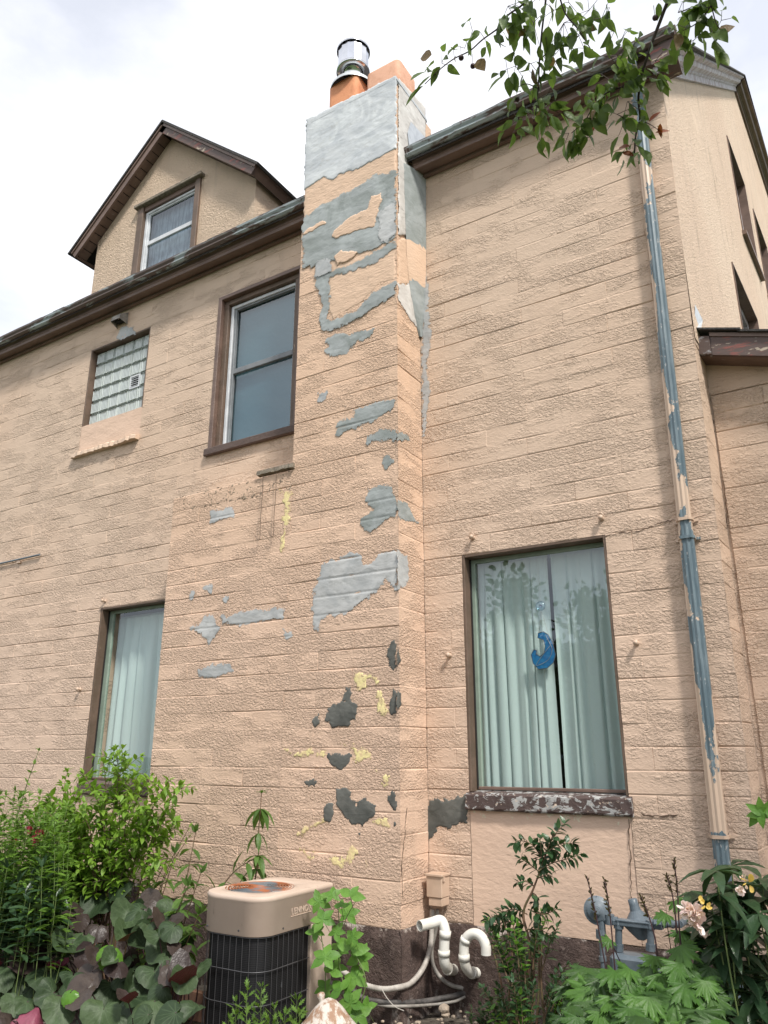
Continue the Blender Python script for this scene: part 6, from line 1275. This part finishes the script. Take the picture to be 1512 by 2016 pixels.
def cluster(x, y, n, spread, D=2.9, size=.062, down=.7, mat='l_apple', attach=None):
    c = aD(x, y, D)
    for k in range(n):
        o_ = rv(); o_.normalize(); p = c + Vector((o_.x, o_.y, o_.z)) * spread * U(.2, 1) / 1500 * D
        d = Vector((o_.x * .7, o_.y * .7, o_.z * .4 - down)) + rv(.25)
        P.leaf('ovate', mat if R() > .03 else 'l_brown', p, d, rv() + Vector((0, -.3, .6)), size * U(.6, 1.2), curl=U(.05, .35), fold=U(.08, .3), w=U(.9, 1.15))
        if R() < .6: P.stem([c, p], .0011, .0008, 3, 2)
twig([(1065, -30), (1030, 8), (1000, 30), (985, 52), (950, 78), (925, 100), (895, 115), (868, 135), (836, 166)], .0035)
twig([(1082, -60), (1072, 20), (1066, 70), (1062, 120), (1060, 170), (1056, 215), (1050, 240)], .0035)
twig([(1330, -120), (1320, -20), (1304, 30), (1287, 75), (1272, 120), (1262, 152), (1257, 195), (1260, 232), (1252, 265), (1249, 302)], .0060)
twig([(1262, 152), (1235, 168), (1205, 178), (1185, 190), (1165, 215), (1150, 240), (1125, 262)], .0030)
twig([(1245, 160), (1215, 130), (1195, 100)], .002); twig([(1259, 236), (1280, 245), (1296, 256)], .0018)
twig([(1425, -60), (1400, 10), (1372, 45), (1345, 60)], .003); twig([(1400, 10), (1410, 45), (1425, 70)], .002); twig([(1090, -60), (1110, 20), (1140, 60), (1165, 100)], .003); twig([(1062, 120), (1090, 90), (1120, 70)], .002)
twig([(1062, 175), (1035, 165), (1015, 175)], .002)
for x, y, n, sp in ((1000, 12, 12, 30), (1030, 20, 14, 34), (1050, 45, 12, 32), (985, 40, 8, 22), (1015, 60, 10, 26), (1090, 20, 12, 34), (1075, 75, 10, 28), (1110, 45, 10, 32), (1135, 75, 10, 30), (1165, 50, 10, 26), (1185, 35, 8, 22), (1150, 95, 7, 22), (1160, 20, 8, 30), (1120, 5, 10, 34), (1200, 15, 5, 22),
                    (1015, 130, 9, 26), (1000, 145, 8, 22), (1045, 125, 8, 24), (1075, 120, 8, 22), (1095, 105, 6, 20), (1060, 160, 8, 22), (1090, 135, 5, 16),
                    (1025, 185, 7, 22), (1075, 190, 8, 24), (1045, 220, 14, 34), (1020, 235, 12, 28), (1070, 235, 12, 28), (1085, 215, 6, 20), (1015, 255, 6, 18), (1060, 265, 5, 20),
                    (1120, 262, 9, 22), (1135, 245, 9, 24), (1155, 232, 8, 22), (1125, 280, 5, 16), (1160, 270, 6, 20), (1175, 215, 8, 22), (1190, 190, 10, 26), (1205, 160, 10, 28), (1175, 165, 8, 24), (1220, 175, 10, 26), (1235, 200, 9, 24), (1215, 225, 6, 20), (1160, 190, 7, 20),
                    (1215, 110, 9, 26), (1235, 130, 9, 26), (1245, 95, 9, 26), (1265, 135, 8, 22), (1285, 155, 9, 24), (1290, 120, 8, 22), (1250, 165, 9, 24), (1265, 215, 5, 16), (1245, 240, 6, 18), (1225, 250, 6, 18), (1270, 245, 5, 16), (1250, 285, 8, 20), (1235, 300, 5, 14), (1262, 305, 4, 14), (1290, 250, 4, 12), (1225, 75, 6, 20), (1210, 60, 4, 14),
                    (1335, 25, 12, 28), (1350, 55, 11, 26), (1375, 35, 12, 30), (1365, 80, 8, 22), (1400, 60, 9, 24), (1335, 85, 8, 22), (1345, 5, 10, 30), (1395, 15, 9, 26), (1410, 85, 4, 18), (1420, 40, 5, 18), (1380, -10, 8, 28), (1300, 0, 3, 14),
                    (950, 70, 7, 20), (915, 95, 5, 16), (870, 125, 9, 18), (895, 118, 4, 14), (845, 140, 4, 12), (930, 60, 3, 14), (965, 85, 3, 14)):
    cluster(x, y, max(2, int(n * .70)), sp * 1.12)
for x, y in ((812, 185), (826, 165)): P.leaf('ovate', 'l_apple', aD(x + 22, y - 16), aD(x - 8, y + 10) - aD(x + 22, y - 16), Vector((0, -1, .4)), .085, w=.7)
P.leaf('ovate', 'l_brown', aD(850, 108), Vector((-.9, 0, .35)), Vector((0, -1, 0)), .05, w=1.7); P.leaf('ovate', 'l_brown', aD(940, 118), Vector((.4, 0, -1)), Vector((0, -1, 0)), .055, w=1.5); P.leaf('ovate', 'l_brown', aD(1412, 66), Vector((1, 0, .1)), Vector((0, -1, 0)), .05, w=1.6)
for x, y in ((1300, 243), (1290, 262), (1278, 240), (1225, 300), (1218, 292), (1165, 262)): P.leaf('ovate', 'l_red', aD(x, y), rv() + Vector((.3, 0, -.2)), Vector((0, -1, .5)), .045)
for x, y in ((931, 130), (908, 114), (1068, 155), (1018, 196), (1290, 35)):
    c = aD(x, y); o = MB(); bm = bmesh.new(); bmesh.ops.create_icosphere(bm, subdivisions=2, radius=.009); o.bm(bm, Matrix.Translation(c)); o.sm = [True] * len(o.f); ob = o.build('crabapple', M['stem_dark'], P.root, loc=c); P.stem([c, c + Vector((.0, 0, .05))], .0009, .0009, 3, 2)
cl = [Vector((2.6 + random.gauss(0, .7), 3.8 + random.gauss(0, .8), 5.0 + random.gauss(0, .8))) for k in range(40)]
for c in cl: P.stem([Vector((1.75, 2.1, 3.6)), Vector((1.9, 2.9, 4.3)), c], .02, .004, 5, 4)
for k in range(3800):
    c = random.choice(cl); p = c + Vector((random.gauss(0, .26), random.gauss(0, .26), random.gauss(0, .2)))
    if p.x < .28 * p.y - .1: continue
    P.leaf('ovate', 'l_apple', p, rv() - Vector((0, 0, .5)), rv() + Vector((0, 0, .5)), U(.07, .10))
P.finish()
# ---------------------------------------------------------------- trees across the garden (seen in the panes)
def far_tree(x, y, h, r, label, conic=False):
    P = Plant('garden_tree', label, 'tree', (x, y, 0), 'trees across the garden behind the camera', stem_mat='bark', nmax=0)
    P.stem([(x, y, 0), (x + U(-.2, .2), y, h * .5), (x, y, h * .92)], .22, .04, 8, 5)
    for k in range(14):
        z = h * U(.25, .85); a = U(0, 6.28); rr_ = r * (1 - z / h if conic else 1) * U(.6, 1); P.stem([(x, y, z * .9), (x + math.cos(a) * rr_ * .6, y + math.sin(a) * rr_ * .6, z + .3), (x + math.cos(a) * rr_, y + math.sin(a) * rr_, z + .5)], .06, .02, 5, 3)
    cl = []
    for k in range(46): z = h * U(.25, 1); a = U(0, 6.28); q = r * ((1.05 - z / h) if conic else math.sqrt(max(.05, 1 - ((z / h - .6) / .42) ** 2))) * U(.2, 1); cl.append(Vector((x + q * math.cos(a), y + q * math.sin(a), z)))
    for k in range(2600): c = random.choice(cl); P.leaf('ovate', 'far_leaf', c + Vector((random.gauss(0, .34), random.gauss(0, .34), random.gauss(0, .26))), rv(), rv(), U(.16, .30), w=1.3)
    P.finish()
far_tree(-9.5, -13, 7.2, 1.3, 'tall narrow conifer like tree across the garden', True); far_tree(-6.6, -12, 6.0, 1.9, 'broad tree across the garden facing the right window'); far_tree(-12.5, -13.5, 5.6, 2.0, 'low rounded tree across the garden at far left'); far_tree(-3.4, -11, 7.5, 2.4, 'largest tree across the garden nearest the camera'); far_tree(-17, -12, 6.8, 2.3, 'spreading tree across the garden facing the left window')

M['neighbour_board'] = simple('neighbour_board', (.13, .15, .125), .8)
# neighbouring house behind the camera, mirrored in the panes
nh = empty('neighbour_house', (-8, -16, 0), 'low grey green neighbouring house with lap siding across the garden', 'house')
mb = MB(); mb.box(-19, 3, -20, -15.5, 0, 4.0); mb.build('wall', simple('neighbour_siding', (.09, .11, .09), .8), nh)
for k in range(20): MB().box(-19.02, 3.02, -15.5, -15.47 + 0, .1 + k * .19, .27 + k * .19).build('siding_board', M['neighbour_board'], nh)
mb = MB(); mb.add([(-19.5, -15.0, 3.9), (3.5, -15.0, 3.9), (3.5, -18, 5.6), (-19.5, -18, 5.6), (-19.5, -21, 3.9), (3.5, -21, 3.9)], [(0, 1, 2, 3), (3, 2, 5, 4)]); mb.build('roof', M['shingle'], nh)
for x in (-15, -10, -4): MB().box(x, x + 1.2, -15.46, -15.44, 1.2, 2.6).build('window', M['glass_dark'], nh)
